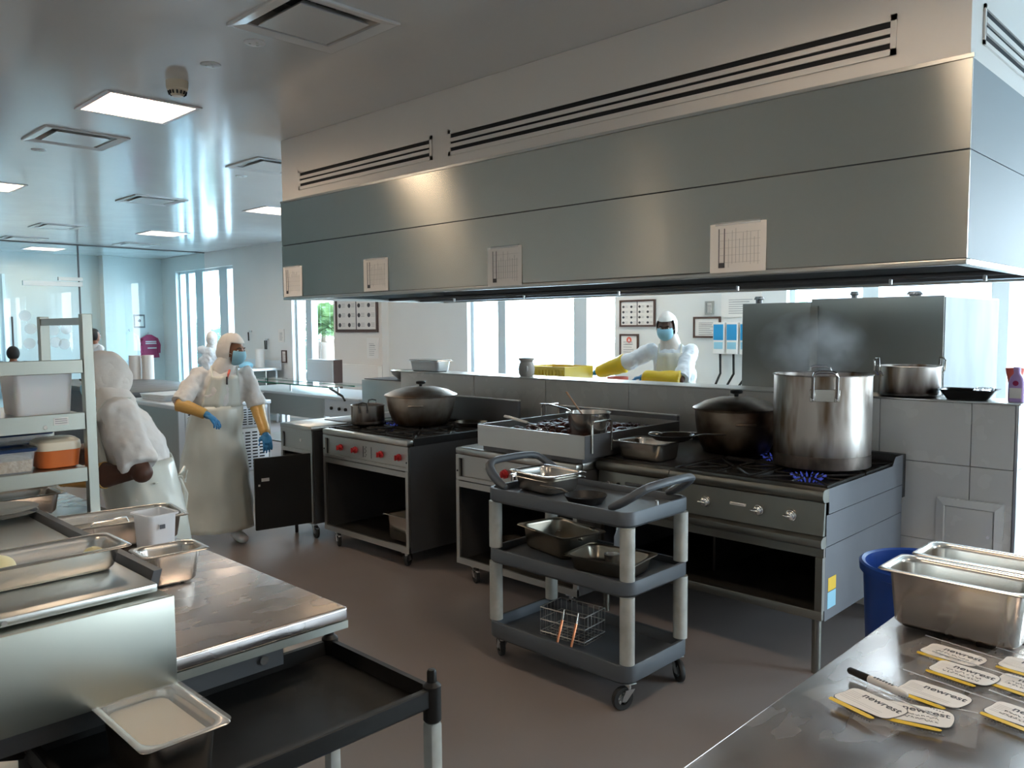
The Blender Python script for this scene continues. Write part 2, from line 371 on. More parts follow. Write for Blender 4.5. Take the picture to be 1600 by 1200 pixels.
# outside
MB().box(-60, 40, YB+.5, 70, -.4, -.2).build('ground_outside', K['ground'], kind='structure')
MB().box(-60, XL-.5, -30, YB+.4, -.4, -.2).build('ground_outside_west', K['ground'], kind='structure')
MB().box(XR+.5, 60, -30, YB+.4, -.4, -.2).build('ground_outside_east', K['ground'], kind='structure')
bld = thing('far_building', 'pale block of flats far beyond the window behind the worker in yellow gloves', 'building', (-24, 48, -.2))
b = MB().box(-9, 9, 0, 6, 0, 4.2); b.build('block', K['building'], bld)
for i in range(7):
    MB().box(-8.3+i*2.4, -7.3+i*2.4, -.06, -.005, 2.2, 3.3).build('window_pane', K['glass_green'], bld)
def palm(loc, h, n, m, label, seed, spread=.9):
    rnd = random.Random(seed); t = thing('palm_bush', label, 'plant', loc)
    MB().tube([(0, 0, 0), (.02, 0, h*.25)], [.06, .04]).build('stem', K['terracotta'], t)
    b = MB()
    for i in range(n):
        a = rnd.uniform(0, 2*pi); el = rnd.uniform(.25, 1.35); L = h*rnd.uniform(.7, 1.0)
        pts = []
        for k in range(7):
            s_ = k/6; r = L*s_*cos(el)*spread; z = h*.22+L*s_*sin(el)-.45*L*s_*s_*.8
            pts.append(V((r*cos(a), r*sin(a), z)))
        side = V((-sin(a), cos(a), 0))
        b.tube(pts, .006, 4)
        for k in range(1, 7):
            for q in range(3):
                pp = pts[k-1].lerp(pts[k], q/3+.1); dd = (pts[k]-pts[k-1]).normalized(); wl = .26*L*sin(pi*min(1, (k+q/3)/7.2))+.03
                for sg in (-1, 1):
                    e = pp+side*sg*wl+dd*wl*.7+V((0, 0, -wl*.35)); n1 = dd*.018
                    vs = [b.v(pp-n1), b.v(pp+n1), b.v(e)]; b.f(vs)
    b.build('fronds', m, t, smooth=0)
    return t
palm((-20.6, 9.6, -.2), 2.7, 34, K['leaf_d'], 'dark palm outside the far left window, left clump behind the person in white', 1, .45)
palm((-19.2, 9.6, -.2), 2.6, 30, K['leaf_d'], 'dark palm outside the far left window, right clump beside the frame', 2, .45)
palm((-12.84, 8.25, 1.37), .95, 38, K['green'], 'bright green palm in the left pot outside the middle window', 3, .42)
palm((-12.42, 8.25, 1.37), .95, 38, K['green'], 'bright green palm in the right pot outside the middle window', 4, .42)
palm((-15.4, 9.4, -.2), 2.4, 22, K['leaf_d'], 'bluish palm outside the middle window, left of the potted ones', 5, .45)
pot0 = None
for px, lb in ((-12.84, 'left ribbed brown planter pot outside the middle window'), (-12.42, 'right ribbed brown planter pot outside the middle window')):
    t = thing('planter_pot', lb, 'planter', (px, 8.1, .90), group='planter pots outside the window')
    MB().lathe([(.0, 0), (.13, 0), (.185, .46), (.20, .46), (.20, .52), (.18, .52), (.165, .46), (0, .45)], n=20).build('pot', K['terracotta'], t)
MB().box(-13.15, -12.1, 7.8, 8.4, -.2, .90).build('planter_plinth', K['ground'], label='low block under the planter pots outside the window', cat='plinth')

# ------------------------------------------------------------------ ceiling fixtures
LBL = ['square recessed ceiling light nearest the smoke detector', 'recessed ceiling light cut by the left edge of the photo', 'recessed ceiling light just left of the hood end',
       'small far ceiling light seen between two air diffusers', 'far ceiling light above the glass partition room', 'ceiling light above the utility cart, before the hood',
       'ceiling light inside the glass partition room', 'ceiling light behind the camera over the left table', 'ceiling light behind the camera', 'ceiling light over the right hand steel table', 'ceiling light over the far left table', 'ceiling light behind the hood above the yellow gloved worker', 'ceiling light behind the hood above the steel machine']
for (x, y), lb in zip(lights, LBL):
    t = thing('ceiling_light', lb, 'ceiling light', (x, y, ZC), group='recessed ceiling lights')
    b = MB(); a = LH-.003
    b.rings([[(sx_*q, sy_*q, z) for sx_, sy_ in ((-1, -1), (1, -1), (1, 1), (-1, 1))] for q, z in ((a, .0), (a-.07, .1), (a-.075, .1), (a-.012, -.0))], closed=True)
    b.build('reflector', K['reflector'], t, smooth=0)
    MB().rings([[(sx_*q, sy_*q, z) for sx_, sy_ in ((-1, -1), (1, -1), (1, 1), (-1, 1))] for q, z in ((LH+.02, -.001), (LH+.02, -.008), (LH-.012, -.008), (LH-.012, -.001))], closed=True).build('frame', K['white_pl'], t, smooth=0)
    MB().prism([(-.2, .102), (-.16, .07), (-.08, .05), (.08, .05), (.16, .07), (.2, .102)], 'y', -.21, .21).build('diffuser', K['lamp'], t)
VLB = ['large square air diffuser in the ceiling at the top edge of the photo', 'square air diffuser left of the nearest ceiling light', 'air diffuser partly hidden by the bulkhead end',
       'air diffuser in the middle of the glossy far ceiling', 'far flat air diffuser above the glass partition, left one', 'faint air diffuser beside the glass partition head', 'farthest air diffuser near the far left window']
for (x, y), lb in zip(vents, VLB):
    t = thing('air_diffuser', lb, 'ceiling vent', (x, y, ZC), group='square air diffusers in the ceiling')
    def sq(q, z): return [(sx_*q, sy_*q, z) for sx_, sy_ in ((-1, -1), (1, -1), (1, 1), (-1, 1))]
    MB().rings([sq(VH+.065, -.001), sq(VH+.065, -.012), sq(VH+.055, -.014), sq(VH-.004, -.004), sq(VH-.004, .02)], False, False).build('frame', K['ceiling'], t, smooth=0)
    MB().rings([sq(VH-.002, .002), sq(VH-.07, .07), sq(VH-.075, .12), sq(VH-.001, .12)], False, False).build('throat', K['stove'], t, smooth=0)
    MB().box(-VH+.001, VH-.001, -VH+.001, VH-.001, .122, .13).build('backing', K['slot'], t)
    MB().rings([sq(VH-.045, -.012), sq(VH-.05, -.004), sq(VH-.09, .03)]).build('plate', K['ceiling'], t, smooth=0)
    MB().cyl((0, 0, .02), (0, 0, .122), .012).build('stem', K['bolt'], t)
t = thing('smoke_detector', 'white conical smoke detector hanging under the ceiling behind the nearest light', 'smoke detector', (-5.02, 2.23, ZC))
MB().lathe([(0, -.09), (.03, -.09), (.042, -.075), (.05, -.06), (.062, -.05), (.065, -.03), (.065, 0), (0, 0)]).build('body', K['cream_pl'], t)
b = MB()
for i in range(14): a = 2*pi*i/14; b.cyl((.047*cos(a), .047*sin(a), -.082), (.054*cos(a), .054*sin(a), -.062), .0045, 6)
b.build('vent_slots', K['slot'], t)
for (x, y), lb in zip([(-4.57, 2.23), (-4.06, 2.23), (-7.71, 2.22), (-7.66, 4.02)], ['round white ceiling cap with a dotted face beside the smoke detector', 'round flush ceiling cap under the largest air diffuser', 'round ceiling cap below the left air diffuser', 'round ceiling cap near the bulkhead end']):
    t = thing('sprinkler_cap', lb, 'ceiling cap', (x, y, ZC), group='round ceiling caps')
    MB().lathe([(0, -.008), (.045, -.008), (.055, -.004), (.057, 0), (0, 0)], n=24).build('disc', K['white_pl'], t)
    b = MB()
    for i in range(3): a = 2*pi*i/3; b.cyl((.025*cos(a), .025*sin(a), -.010), (.025*cos(a), .025*sin(a), -.0081), .007, 8)
    b.build('screws', K['stove'], t)

# ------------------------------------------------------------------ grilles in the bulkhead
def grille(label, u0, u1, z0, z1, side=False):
    t = thing('air_grille', label, 'air grille', (0, 0, 0), group='slotted air grilles in the bulkhead')
    def bx(b, a0, a1, d0, d1, zz0, zz1):
        if side: b.box(HX1-.012+d0, HX1-.012+d1, a0, a1, zz0, zz1)
        else: b.box(a0, a1, HY0+.012-d1, HY0+.012-d0, zz0, zz1)
    b = MB(); f = .045 if not side else .03
    bx(b, u0, u1, .001, .009, z0, z0+f*.55); bx(b, u0, u1, .001, .009, z1-f*.55, z1); bx(b, u0, u0+f*.5, .001, .009, z0, z1); bx(b, u1-f*.5, u1, .001, .009, z0, z1)
    b.build('frame', K['warm_lit_wall'], t)
    b = MB(); bx(b, u0+.01, u1-.01, .0008, .002, z0+.01, z1-.01); b.build('backing', K['slot'], t)
    h = (z1-z0-f*1.1); n = 3
    for i in range(n-1):
        zc = z0+f*.55+h*(i+1)/n; b = MB(); bx(b, u0+f*.5, u1-f*.5, .002, .011, zc-.013, zc+.009); b.build('slat', K['warm_lit_wall'], t)
grille('shorter slotted air grille at the left end above the hood', -5.76, -4.13, 2.765, 2.92)
grille('long slotted air grille above the hood', -3.97, -1.235, 2.765, 2.925)
grille('slotted air grille on the end of the bulkhead, at the right edge', 3.66, 4.75, 2.775, 2.93, True)

# ------------------------------------------------------------------ extraction hood
hood = thing('extraction_hood', 'long brushed steel extraction hood hanging over the cooking line', 'extractor hood', (0, 0, 0))
SZ = 2.345
def hx(b, x0, x1, z0, z1, y=HY0): return b.box(x0, x1, y, y+.01, z0, z1, .0015, 1)
hx(MB(), HX0, HX1, SZ+.002, HZ1-.003).build('front_panel', K['hood'], hood)
hx(MB(), HX0, HX1, HZ0+.02, SZ-.002).build('front_panel', K['hood'], hood)
MB().box(HX0+.002, HX1-.002, HY0+.011, HY0+.014, SZ-.01, SZ+.01).build('seam_strip', K['dark_side'], hood)
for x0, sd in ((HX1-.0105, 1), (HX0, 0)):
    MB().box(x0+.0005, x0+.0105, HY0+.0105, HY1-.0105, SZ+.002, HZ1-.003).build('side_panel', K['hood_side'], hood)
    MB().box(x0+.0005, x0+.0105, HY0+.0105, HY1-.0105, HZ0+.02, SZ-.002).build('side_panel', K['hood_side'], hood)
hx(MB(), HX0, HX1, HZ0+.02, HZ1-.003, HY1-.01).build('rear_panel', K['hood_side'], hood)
b = MB()   # inward rim all round
b.box(HX0, HX1, HY0, HY0+.045, HZ0-.004, HZ0+.018, .004); b.box(HX0, HX1, HY1-.045, HY1, HZ0-.004, HZ0+.018, .004)
b.box(HX0, HX0+.045, HY0+.045, HY1-.045, HZ0-.004, HZ0+.018); b.box(HX1-.045, HX1, HY0+.045, HY1-.045, HZ0-.004, HZ0+.018)
b.build('rim', K['stove'], hood)
MB().box(HX0+.012, HX1-.012, HY0+.016, HY1-.016, 2.30, 2.31).build('inner_ceiling', K['soot_shade'], hood)
for i in range(12):
    x = HX0+.3+i*.38; b = MB(); b.box(x, x+.36, 4.2, 4.22, 2.05, 2.29)
    for k in range(6): b.box(x+.03+k*.052, x+.055+k*.052, 4.185, 4.2, 2.06, 2.28)
    b.build('grease_filter', K['range'], hood)
b = MB(); b.box(HX0+.05, HX1-.05, 3.62, 3.70, 1.93, 1.96, .004); b.box(HX0+.05, HX1-.05, 4.9, 5.0, 1.91, 1.95, .004); b.build('inner_channel', K['dark_side'], hood)
b = MB(); b.cyl((HX0+.05, 4.55, 1.925), (HX1-.05, 4.55, 1.925), .014, 10); b.build('gas_pipe', K['dark_side'], hood)
for x in (-5.1, -4.3, -3.4, -2.5, -1.6, -1.15):
    MB().cyl((x, 4.55, 1.925), (x, 4.55, 1.885), .01, 8).build('pipe_nozzle', K['bolt'], hood)
# taped sheets
def sheet(label, x0, x1, z0, z1, m=0):
    t = thing('taped_sheet', label, 'paper', (x0, HY0-.0015, z0), group='printed sheets taped to the hood')
    W_, H_ = x1-x0, z1-z0
    MB().grid([0, W_*.5, W_], [0, H_*.5, H_], lambda u, w_: (u, -.0008-.004*abs(sin(u*9))*(w_ < H_*.1), w_)).build('page', K['paper'], t)
    b = MB(); b.box(W_*.16, W_*.175, -.0032, -.0025, H_*.1, H_*.9); b.box(W_*.26, W_*.275, -.0032, -.0025, H_*.1, H_*.9); b.box(W_*.16, W_*.27, -.0032, -.0025, H_*.1, H_*.13)
    b.box(W_*.17, W_*.26, -.0033, -.0025, H_*.12, H_*.2); b.build('print', K['ink'], t)
    b = MB(); r = random.Random(int(x0*100))
    for k in range(9):
        u = W_*(.34+.065*k); b.box(u, u+.0018, -.0032, -.0025, H_*(.1+r.random()*.1), H_*(.6+r.random()*.3))
    for k in range(5): b.box(W_*.16, W_*.9, -.0032, -.0025, H_*(.2+.15*k), H_*(.2+.15*k)+.001)
    b.build('faint_print', K['lightink'], t)
    MB().box(W_*.1, W_*.9, -.0036, -.0018, H_*.965, H_*1.03).build('tape', K['clear'], t)
sheet('white printed sheet on the left end of the hood', -6.015, -5.73, 1.93, 2.17)
sheet('second white printed sheet from the left on the hood', -4.9, -4.61, 1.935, 2.165)
sheet('third printed sheet from the left on the hood, under the light streak', -3.61, -3.32, 1.92, 2.155)
sheet('rightmost printed sheet on the hood, nearest the viewer', -2.07, -1.78, 1.925, 2.155)

# ------------------------------------------------------------------ partition wall
PX0, PX1, PY0, PY1, PZ = -6.25, -1.05, 4.86, 5.12, 1.25
part_w = MB().box(PX0+.012, PX1-.012, PY0+.012, PY1-.002, 0, PZ-.004).build('wall_partition', K['grout'], kind='structure')
cols = [PX0+.013, -5.2, -4.36, -3.54, -2.72, -1.75, -1.27, PX1-.013]; rows = [0, .46, .90, PZ-.004]
for i in range(len(cols)-1):
    for j in range(len(rows)-1):
        MB().box(cols[i]+.002, cols[i+1]-.002, PY0, PY0+.0118, rows[j]+.002, rows[j+1]-.002, .0015, 1).build('tile', K['tile'], part_w)
for j in range(3): MB().box(PX1-.0118, PX1, PY0+.014, PY1-.004, rows[j]+.002, rows[j+1]-.002, .0015, 1).build('tile', K['white_wall'], part_w)
MB().box(PX1-.01, PX1+.003, PY0-.003, PY0+.012, 0, PZ-.004).build('trim_3', K['bolt'], kind='structure')
MB().box(PX0-.01, PX1+.012, PY0-.014, PY1+.014, PZ-.003, PZ+.006, .002, 1).build('trim_4', K['steel'], kind='structure')
t = thing('access_panel', 'cream access panel set low in the tiled partition', 'access panel', (-1.43, PY0, .4))
MB().rings([[(sx_*q+.165, y, sz_*q+.15) for sx_, sz_ in ((-1, -1), (1, -1), (1, 1), (-1, 1))] for q, y in ((.165, -.001), (.165, -.012), (.125, -.022), (.118, -.010))], False, False).build('frame', K['tile'], t, smooth=0)
MB().box(.048, .282, -.014, -.002, .034, .268, .002).build('door', K['tile'], t)
MB().cyl((.262, -.026, .13), (.262, -.013, .13), .008, 10).build('latch', K['white_pl'], t)
# ------------------------------------------------------------------ cooking line builders
def gn_pan(name, label, cat, L, W, D, loc, rz=0, m=None, group=None, rim=.016, parent=None, taper=.014, fill=None, tilt=None):
    m = m or K['pan']; hx_, hy_ = L/2, W/2; r = .05 if min(L, W) > .25 else .038; t_ = .0025
    b = MB()
    rs = [(hx_-rim-taper-.012, hy_-rim-taper-.012, r*.6, .0), (hx_-rim-taper, hy_-rim-taper, r*.8, .012), (hx_-rim-t_, hy_-rim-t_, r, D-.012),
          (hx_-rim, hy_-rim, r, D-.004), (hx_-.002, hy_-.002, r*.5, D-.005), (hx_, hy_, r*.45, D-.003), (hx_-.002, hy_-.002, r*.5, D),
          (hx_-rim+.002, hy_-rim+.002, r, D), (hx_-rim-t_, hy_-rim-t_, r, D-.006), (hx_-rim-t_*1.5, hy_-rim-t_*1.5, r, D-.014), (hx_-rim-taper-t_, hy_-rim-taper-t_, r*.8, .018), (hx_-rim-taper-.014, hy_-rim-taper-.014, r*.6, .0035)]
    b.rr(rs, 6)
    o = b.build(name, m, parent, None if parent is not None else label, None if parent is not None else cat, group, loc=loc, rz=rz, smooth=60)
    if tilt: o.rotation_euler = (tilt[0], tilt[1], rz)
    return o
def caster(parent, x, y, r=.05, top=.12, rot=0, braked=False):
    g = MB(); g.m = M4.Translation((x, y, 0)) @ M4.Rotation(rot, 4, 'Z')
    g.box(-.028, .028, -.028, .028, top-.006, top, .002, 1); g.cyl((0, 0, top-.03), (0, 0, top-.004), .014, 12)
    for s_ in (-1, 1): g.prism([(-.024, top-.03), (.024, top-.03), (.044, r-.01), (.02, r-.012)], 'y', s_*.018-.0015, s_*.018+.0015)
    if braked: g.box(.02, .085, -.012, .012, r+.03, r+.038, .002, 1)
    c = g.build('caster', K['bolt'], parent)
    g = MB(); g.m = M4.Translation((x, y, 0)) @ M4.Rotation(rot, 4, 'Z')
    for k in range(1):
        prof = [(r*.55, -.011), (r*.95, -.012), (r, -.007), (r, .007), (r*.95, .012), (r*.55, .011)]
        ringsl = [[(.03+q*cos(2*pi*i/20), z, r+q*sin(2*pi*i/20)) for i in range(20)] for q, z in prof]
        g.rings(ringsl, closed=True)
    g.build('wheel', K['rubber'], c)
    g = MB(); g.m = M4.Translation((x, y, 0)) @ M4.Rotation(rot, 4, 'Z')
    g.cyl((.03, -.009, r), (.03, .009, r), r*.32, 14)
    for i in range(6):
        a = pi*i/3; g.tube([(.03, 0, r), (.03+r*.62*cos(a), 0, r+r*.62*sin(a))], .0055, 6)
    g.build('hub', K['bolt'], c)
    return c
def oct_knob(x, z, y, m, parent, r=.03):
    b = MB(); b.cyl((x, y, z), (x, y-.012, z), r, 8); b.cyl((x, y-.012, z), (x, y-.034, z), r*.72, 8, r*.6); b.box(x-r*.2, x+r*.2, y-.044, y-.03, z-r*.72, z+r*.72, .003, 1)
    return b.build('knob', m, parent)
def burner_grates(parent, x0, x1, y0, y1, z, nx, ny, flames=()):
    dx, dy = (x1-x0)/nx, (y1-y0)/ny
    for i in range(nx):
        for j in range(ny):
            cx, cy = x0+dx*(i+.5), y0+dy*(j+.5); b = MB(); h = .014; e = .008
            for s_ in (-1, 1):
                b.box(cx-dx/2+e, cx+dx/2-e, cy+s_*(dy/2-.015)-.006, cy+s_*(dy/2-.015)+.006, z, z+h)
                b.box(cx+s_*(dx/2-.015)-.006, cx+s_*(dx/2-.015)+.006, cy-dy/2+e, cy+dy/2-e, z, z+h)
            for a in range(8):
                an = a*pi/4; ca, sa = cos(an), sin(an); l1 = min(dx/2/abs(ca) if abs(ca) > .1 else 9, dy/2/abs(sa) if abs(sa) > .1 else 9)-.018
                b.tube([(cx+.045*ca, cy+.045*sa, z+h*.5), (cx+l1*ca, cy+l1*sa, z+h*.5)], .006, 4)
            b.build('grate', K['iron'], parent)
            MB().lathe([(0, z-.028), (.05, z-.028), (.055, z-.02), (.04, z-.008), (.03, z-.002), (0, z)], (cx, cy, 0), 20).build('burner', K['iron'], parent)
            if (i, j) in flames:
                b = MB()
                for k in range(18):
                    a = 2*pi*k/18; b.tube([(cx+.055*cos(a), cy+.055*sin(a), z-.014), (cx+.075*cos(a), cy+.075*sin(a), z+.004), (cx+.09*cos(a), cy+.09*sin(a), z+.014)], [.004, .006, .001], 5)
                b.build('gas_flame', K['flame'], parent, kind='stuff')

def stove(name, label, X0, X1, Y0, Y1, knobs, burners=True, top=.9, ztop_pan=None, base=.11):
    w_, d = X1-X0, Y1-Y0
    t = thing(name, label, 'cooker', (X0, Y0, 0))
    b = MB(); b.box(0, w_, 0, .06, top-.045, top, .012); b.build('front_ledge', K['stove'], t)
    if burners:
        b = MB(); b.box(.0, w_, .0605, d-.03, top-.045, top-.02)
        b.box(0, .02, .0605, d-.03, top-.02, top+.006); b.box(w_-.02, w_, .0605, d-.03, top-.02, top+.006); b.build('burner_tray', K['black'], t)
    else: MB().box(0, w_, .0605, d-.03, top-.045, top, .002).build('worktop', K['stove'], t)
    b = MB(); z0, z1 = top-.215, top-.047   # recessed control box
    b.box(0, w_, .006, .022, z1-.022, z1); b.box(0, w_, .006, .022, z0, z0+.022); b.box(0, .028, .006, .022, z0+.0225, z1-.0225); b.box(w_-.028, w_, .006, .022, z0+.0225, z1-.0225)
    b.build('control_frame', K['stove'], t)
    MB().box(.028, w_-.028, .03, .036, z0+.01, z1-.01).build('control_panel', K['stove'], t)
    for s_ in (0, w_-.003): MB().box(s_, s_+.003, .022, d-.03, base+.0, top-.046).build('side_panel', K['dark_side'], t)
    b = MB(); b.box(.0035, w_-.0035, d-.035, d-.031, base, top-.05); b.box(.0035, w_-.0035, .04, d-.036, z0-.02, z0-.016); b.build('inner_lining', K['soot_shade'], t)
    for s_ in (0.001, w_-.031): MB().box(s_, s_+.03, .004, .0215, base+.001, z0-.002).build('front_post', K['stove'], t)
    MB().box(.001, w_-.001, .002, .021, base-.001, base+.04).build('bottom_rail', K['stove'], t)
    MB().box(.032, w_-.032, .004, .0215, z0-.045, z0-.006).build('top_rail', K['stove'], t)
    MB().box(.0035, w_-.0035, .0225, d-.036, base+.0, base+.012).build('bottom_shelf', K['soot_shade'], t)
    for x in knobs: oct_knob(x*w_, (z0+z1)/2, .03, K['red'], t, .026 if burners else .03)
    b = MB()
    for k in range(6): b.box(w_*.49+(k % 2)*.012, w_*.5+(k % 2)*.012, .0275, .0298, z0+.045+.014*k, z0+.05+.014*k)
    b.box(w_*.47, w_*.474, .0275, .0298, z0+.04, z1-.045); b.box(w_*.565, w_*.569, .0275, .0298, z0+.04, z1-.045)
    b.build('panel_marks', K['ink'], t)
    MB().box(0, w_, d-.03, d, top-.2, top+.19, .003).build('backsplash', K['dark_side'], t)
    MB().box(-.001, w_+.001, d-.034, d+.002, top+.19, top+.2, .002).build('backsplash_cap', K['stove'], t)
    for x, y in ((.14, .035), (w_-.07, .035), (.12, d-.12), (w_-.1, d-.12)): caster(t, x, y, .052, base-.001, -.9+(x*3+y), y < .1)
    for s_ in (.016, w_-.016): MB().cyl((s_, .002, z0+.06), (s_, .0058, z0+.06), .006, 8).build('screw', K['slot'], t)
    return t
stove('gas_stove', 'gas stove on casters with four red knobs and an open cabinet below', -5.42, -4.37, 3.45, 4.58, (.20, .38, .68, .88))
s2 = bpy.data.objects['gas_stove']
burner_grates(s2, .03, 1.02, .08, 1.08, .892, 3, 3, ((0, 1),))
gs = stove('griddle_stand', 'stove on casters carrying the large griddle pan, behind the utility cart', -3.99, -2.95, 3.55, 4.62, (.42, .60), False, .885)
# folded cabinet with open door, left end
t = thing('fryer_cabinet', 'narrow steel cabinet at the left end of the line with its dark door swung open', 'cabinet', (-6.0, 3.42, 0))
MB().box(0, .47, 0, 1.12, .865, .905, .008).build('worktop', K['stove'], t)
MB().box(.13, .46, .34, 1.05, .9055, .912, .002).build('fryer_lid', K['dark_side'], t)
b = MB(); b.box(0, .47, .006, .02, .68, .71); b.box(0, .47, .006, .02, .835, .8645); b.box(0, .025, .006, .02, .7105, .8345); b.box(.445, .47, .006, .02, .7105, .8345); b.build('panel_frame', K['stove'], t)
MB().box(.026, .444, .024, .03, .7, .84).build('front_panel', K['stove'], t)
MB().cyl((.28, .023, .78), (.28, .019, .78), .012, 14).build('badge', K['paper'], t)
for s_ in (0, .467): MB().box(s_, s_+.003, .021, 1.11, .13, .864).build('side_panel', K['dark_side'], t)
b = MB(); b.box(.004, .466, 1.1, 1.11, .13, .86); b.box(.004, .466, .022, 1.1, .13, .14); b.box(.004, .466, .03, 1.09, .64, .65); b.build('inner_lining', K['soot_shade'], t)
for s_ in (.001, .439): MB().box(s_, s_+.03, .004, .0205, .135, .679).build('front_post', K['stove'], t)
MB().box(.033, .437, .002, .02, .125, .165).build('bottom_rail', K['stove'], t)
dr = MB(); a = R_(-101); dr.m = M4.Translation((.468, -.012, 0)) @ M4.Rotation(a, 4, 'Z'); dr.box(.0, .44, -.012, .012, .15, .70, .003, 1)
d_ = dr.build('door', K['blackpl'], t)
dr = MB(); dr.m = M4.Translation((.468, -.012, 0)) @ M4.Rotation(a, 4, 'Z'); dr.box(.33, .39, .012, .0135, .52, .545); dr.box(.40, .415, .012, .0135, .485, .50); dr.build('label', K['paper'], d_)
for x, y in ((.1, .07), (.38, .07), (.1, 1.0), (.38, 1.0)): caster(t, x, y, .05, .129, -.6+x, x > .3 and y < .1)

# ------------------------------------------------------------------ gas range (right)
RX0, RX1, RY0, RY1 = -2.93, -1.58, 3.70, 4.80; W_ = RX1-RX0; D_ = RY1-RY0
r = thing('gas_range', 'large grey gas range with chrome knobs at the right end of the line', 'cooker', (RX0, RY0, 0))
def pr(b, pts, x0, x1): return b.prism(pts, 'x', x0, x1)
bull = [(.07, .9), (.02, .9), (.006, .893), (0, .878), (0, .862), (.008, .848), (.02, .838), (.07, .834)]
for x0, x1 in ((0, .498), (.502, W_)): pr(MB(), bull, x0, x1).build('bullnose', K['range'], r)
for x0, x1 in ((0.003, .498), (.502, W_-.003)): pr(MB(), [(.03, .8335), (.045, .8335), (.036, .678), (.016, .678)], x0, x1).build('control_panel', K['range'], r)
pr(MB(), [(.05, .674), (.008, .674), (-.01, .662), (-.014, .645), (-.008, .628), (.006, .62), (.05, .62)], 0, W_).build('drip_tray', K['range'], r)
MB().box(0, W_, .02, .035, .575, .6195).build('upper_rail', K['range'], r)
MB().box(0.001, W_-.001, .012, .036, .27, .315, .003).build('lower_rail', K['range'], r)
for x0 in (0, W_-.035): MB().box(x0, x0+.035, .008, .04, .3155, .5745).build('front_post', K['range'], r)
MB().box(0.004, W_-.004, .0405, D_-.06, .285, .297).build('lower_shelf', K['soot_shade'], r)
MB().box(.6, .615, .3, D_-.07, .298, .574).build('divider', K['soot_shade'], r)
MB().box(0.004, W_-.004, D_-.058, D_-.05, .28, .86).build('rear_lining', K['soot_shade'], r)
MB().box(0.004, W_-.004, .05, D_-.06, .6, .61).build('inner_ceiling', K['soot_shade'], r)
for x0 in (0, W_-.004):
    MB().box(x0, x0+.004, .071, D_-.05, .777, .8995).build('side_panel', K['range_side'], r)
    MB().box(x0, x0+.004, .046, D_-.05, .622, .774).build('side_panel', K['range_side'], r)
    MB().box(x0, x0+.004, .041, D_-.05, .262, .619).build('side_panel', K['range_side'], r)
for x in (.04, W_-.04):
    for y in (.05, D_-.12):
        MB().cyl((x, y, .0), (x, y, .268), .022, 14).build('leg', K['range'], r)
b = MB(); b.box(.503, W_-.005, .0705, D_-.05, .85, .872); b.build('burner_tray', K['black'], r)
MB().box(.005, .497, .0705, D_-.05, .85, .908, .004).build('griddle_plate', K['iron'], r)
MB().box(0, W_, D_-.05, D_, .7, .945, .003).build('backsplash', K['black'], r)
b = MB(); b.prism([(.9005, .9), (D_-.0505, .9), (D_-.0505, .945), (D_-.16, .945), (D_-.18, .93)], 'x', W_-.004, W_); b.build('side_splash', K['range_side'], r)
burner_grates(r, .515, W_-.01, .08, D_-.06, .893, 2, 2, ((0, 1), (1, 0)))
def chrome_knob(x, z, y=.018):
    b = MB(); b.lathe([(0, 0), (.030, 0), (.031, .006), (.027, .014), (0, .016)], n=24); b.ell((0, 0, .02), (.024, .024, .014)); b.ell((-.012, 0, .03), (.026, .009, .014))
    me = b.mesh('knob', 40); me.transform(M4.Translation((x, y, z)) @ M4.Rotation(R_(92), 4, 'X')); me.materials.append(K['chrome'])
    o = bpy.data.objects.new('knob', me); C.objects.link(o); o.parent = r
for x in (.085, .72, 1.02, 1.19): chrome_knob(x, .757)
b = MB(); b.box(.2, .44, .012, .03, .775, .79, .003); b.box(.205, .435, .02, .031, .745, .772); b.build('vent_slot', K['dark_side'], r)
MB().cyl((.15, .022, .77), (.15, .014, .77), .011, 12).build('pilot_button', K['blackpl'], r)
MB().box(.86, .945, .014, .024, .762, .774).build('badge', K['paper'], r, 'small white badge between the chrome knobs')
MB().box(.865, .94, .0133, .0139, .766, .770).build('badge_print', K['lightink'], r)
MB().box(W_+.0005, W_+.0015, .075, .165, .40, .465).build('yellow_sticker', K['yellow'], r, 'yellow warning sticker')
MB().box(W_+.0005, W_+.0015, .07, .165, .315, .395).build('pale_sticker', K['mask'], r, 'torn pale blue sticker')

# ------------------------------------------------------------------ pots
def u_handle(b, c, w_, h, rad=.007, d=0, n=8):
    pts = []
    for i in range(n+1):
        a = pi*i/n; pts.append((c[0]-w_/2*cos(a)*(1 if abs(cos(a)) > .8 else 1), c[1]-d*sin(a), c[2]+h*min(1, sin(a)*1.25)))
    return b.tube(pts, rad, 8)
def pot(name, label, loc, r, h, m, hm=None, lid=None, flare=1.0, belly=0, rz=0, handles='ear', group=None, burnt=0):
    t = thing(name, label, 'pot', loc, rz, group); th = .004
    prof = [(0, 0), (r*flare*.9, 0), (r*flare*.97, .008)]
    for k in range(1, 7):
        q = k/6; prof.append((r*(flare+(1-flare)*q)+belly*sin(pi*q), .008+(h-.012)*q))
    prof += [(r+.007, h-.003), (r+.008, h), (r+.002, h+.002)]
    inner = []
    for k in range(6, 0, -1):
        q = k/6; inner.append((r*(flare+(1-flare)*q)+belly*sin(pi*q)-th, .008+(h-.012)*q))
    prof += inner+[(r*flare*.9, .012), (0, .012)]
    MB().lathe(prof, n=48).build('body', m, t)
    if burnt:
        rr_ = r*flare; MB().lathe([(rr_*.97+.001, .007), (rr_+.0012, .012), (rr_+(r-rr_)*burnt+.0012, .01+h*burnt), (rr_+(r-rr_)*burnt+.0002, .012+h*burnt)], n=48).build('burnt_base', K['burnt'], t)
    return t
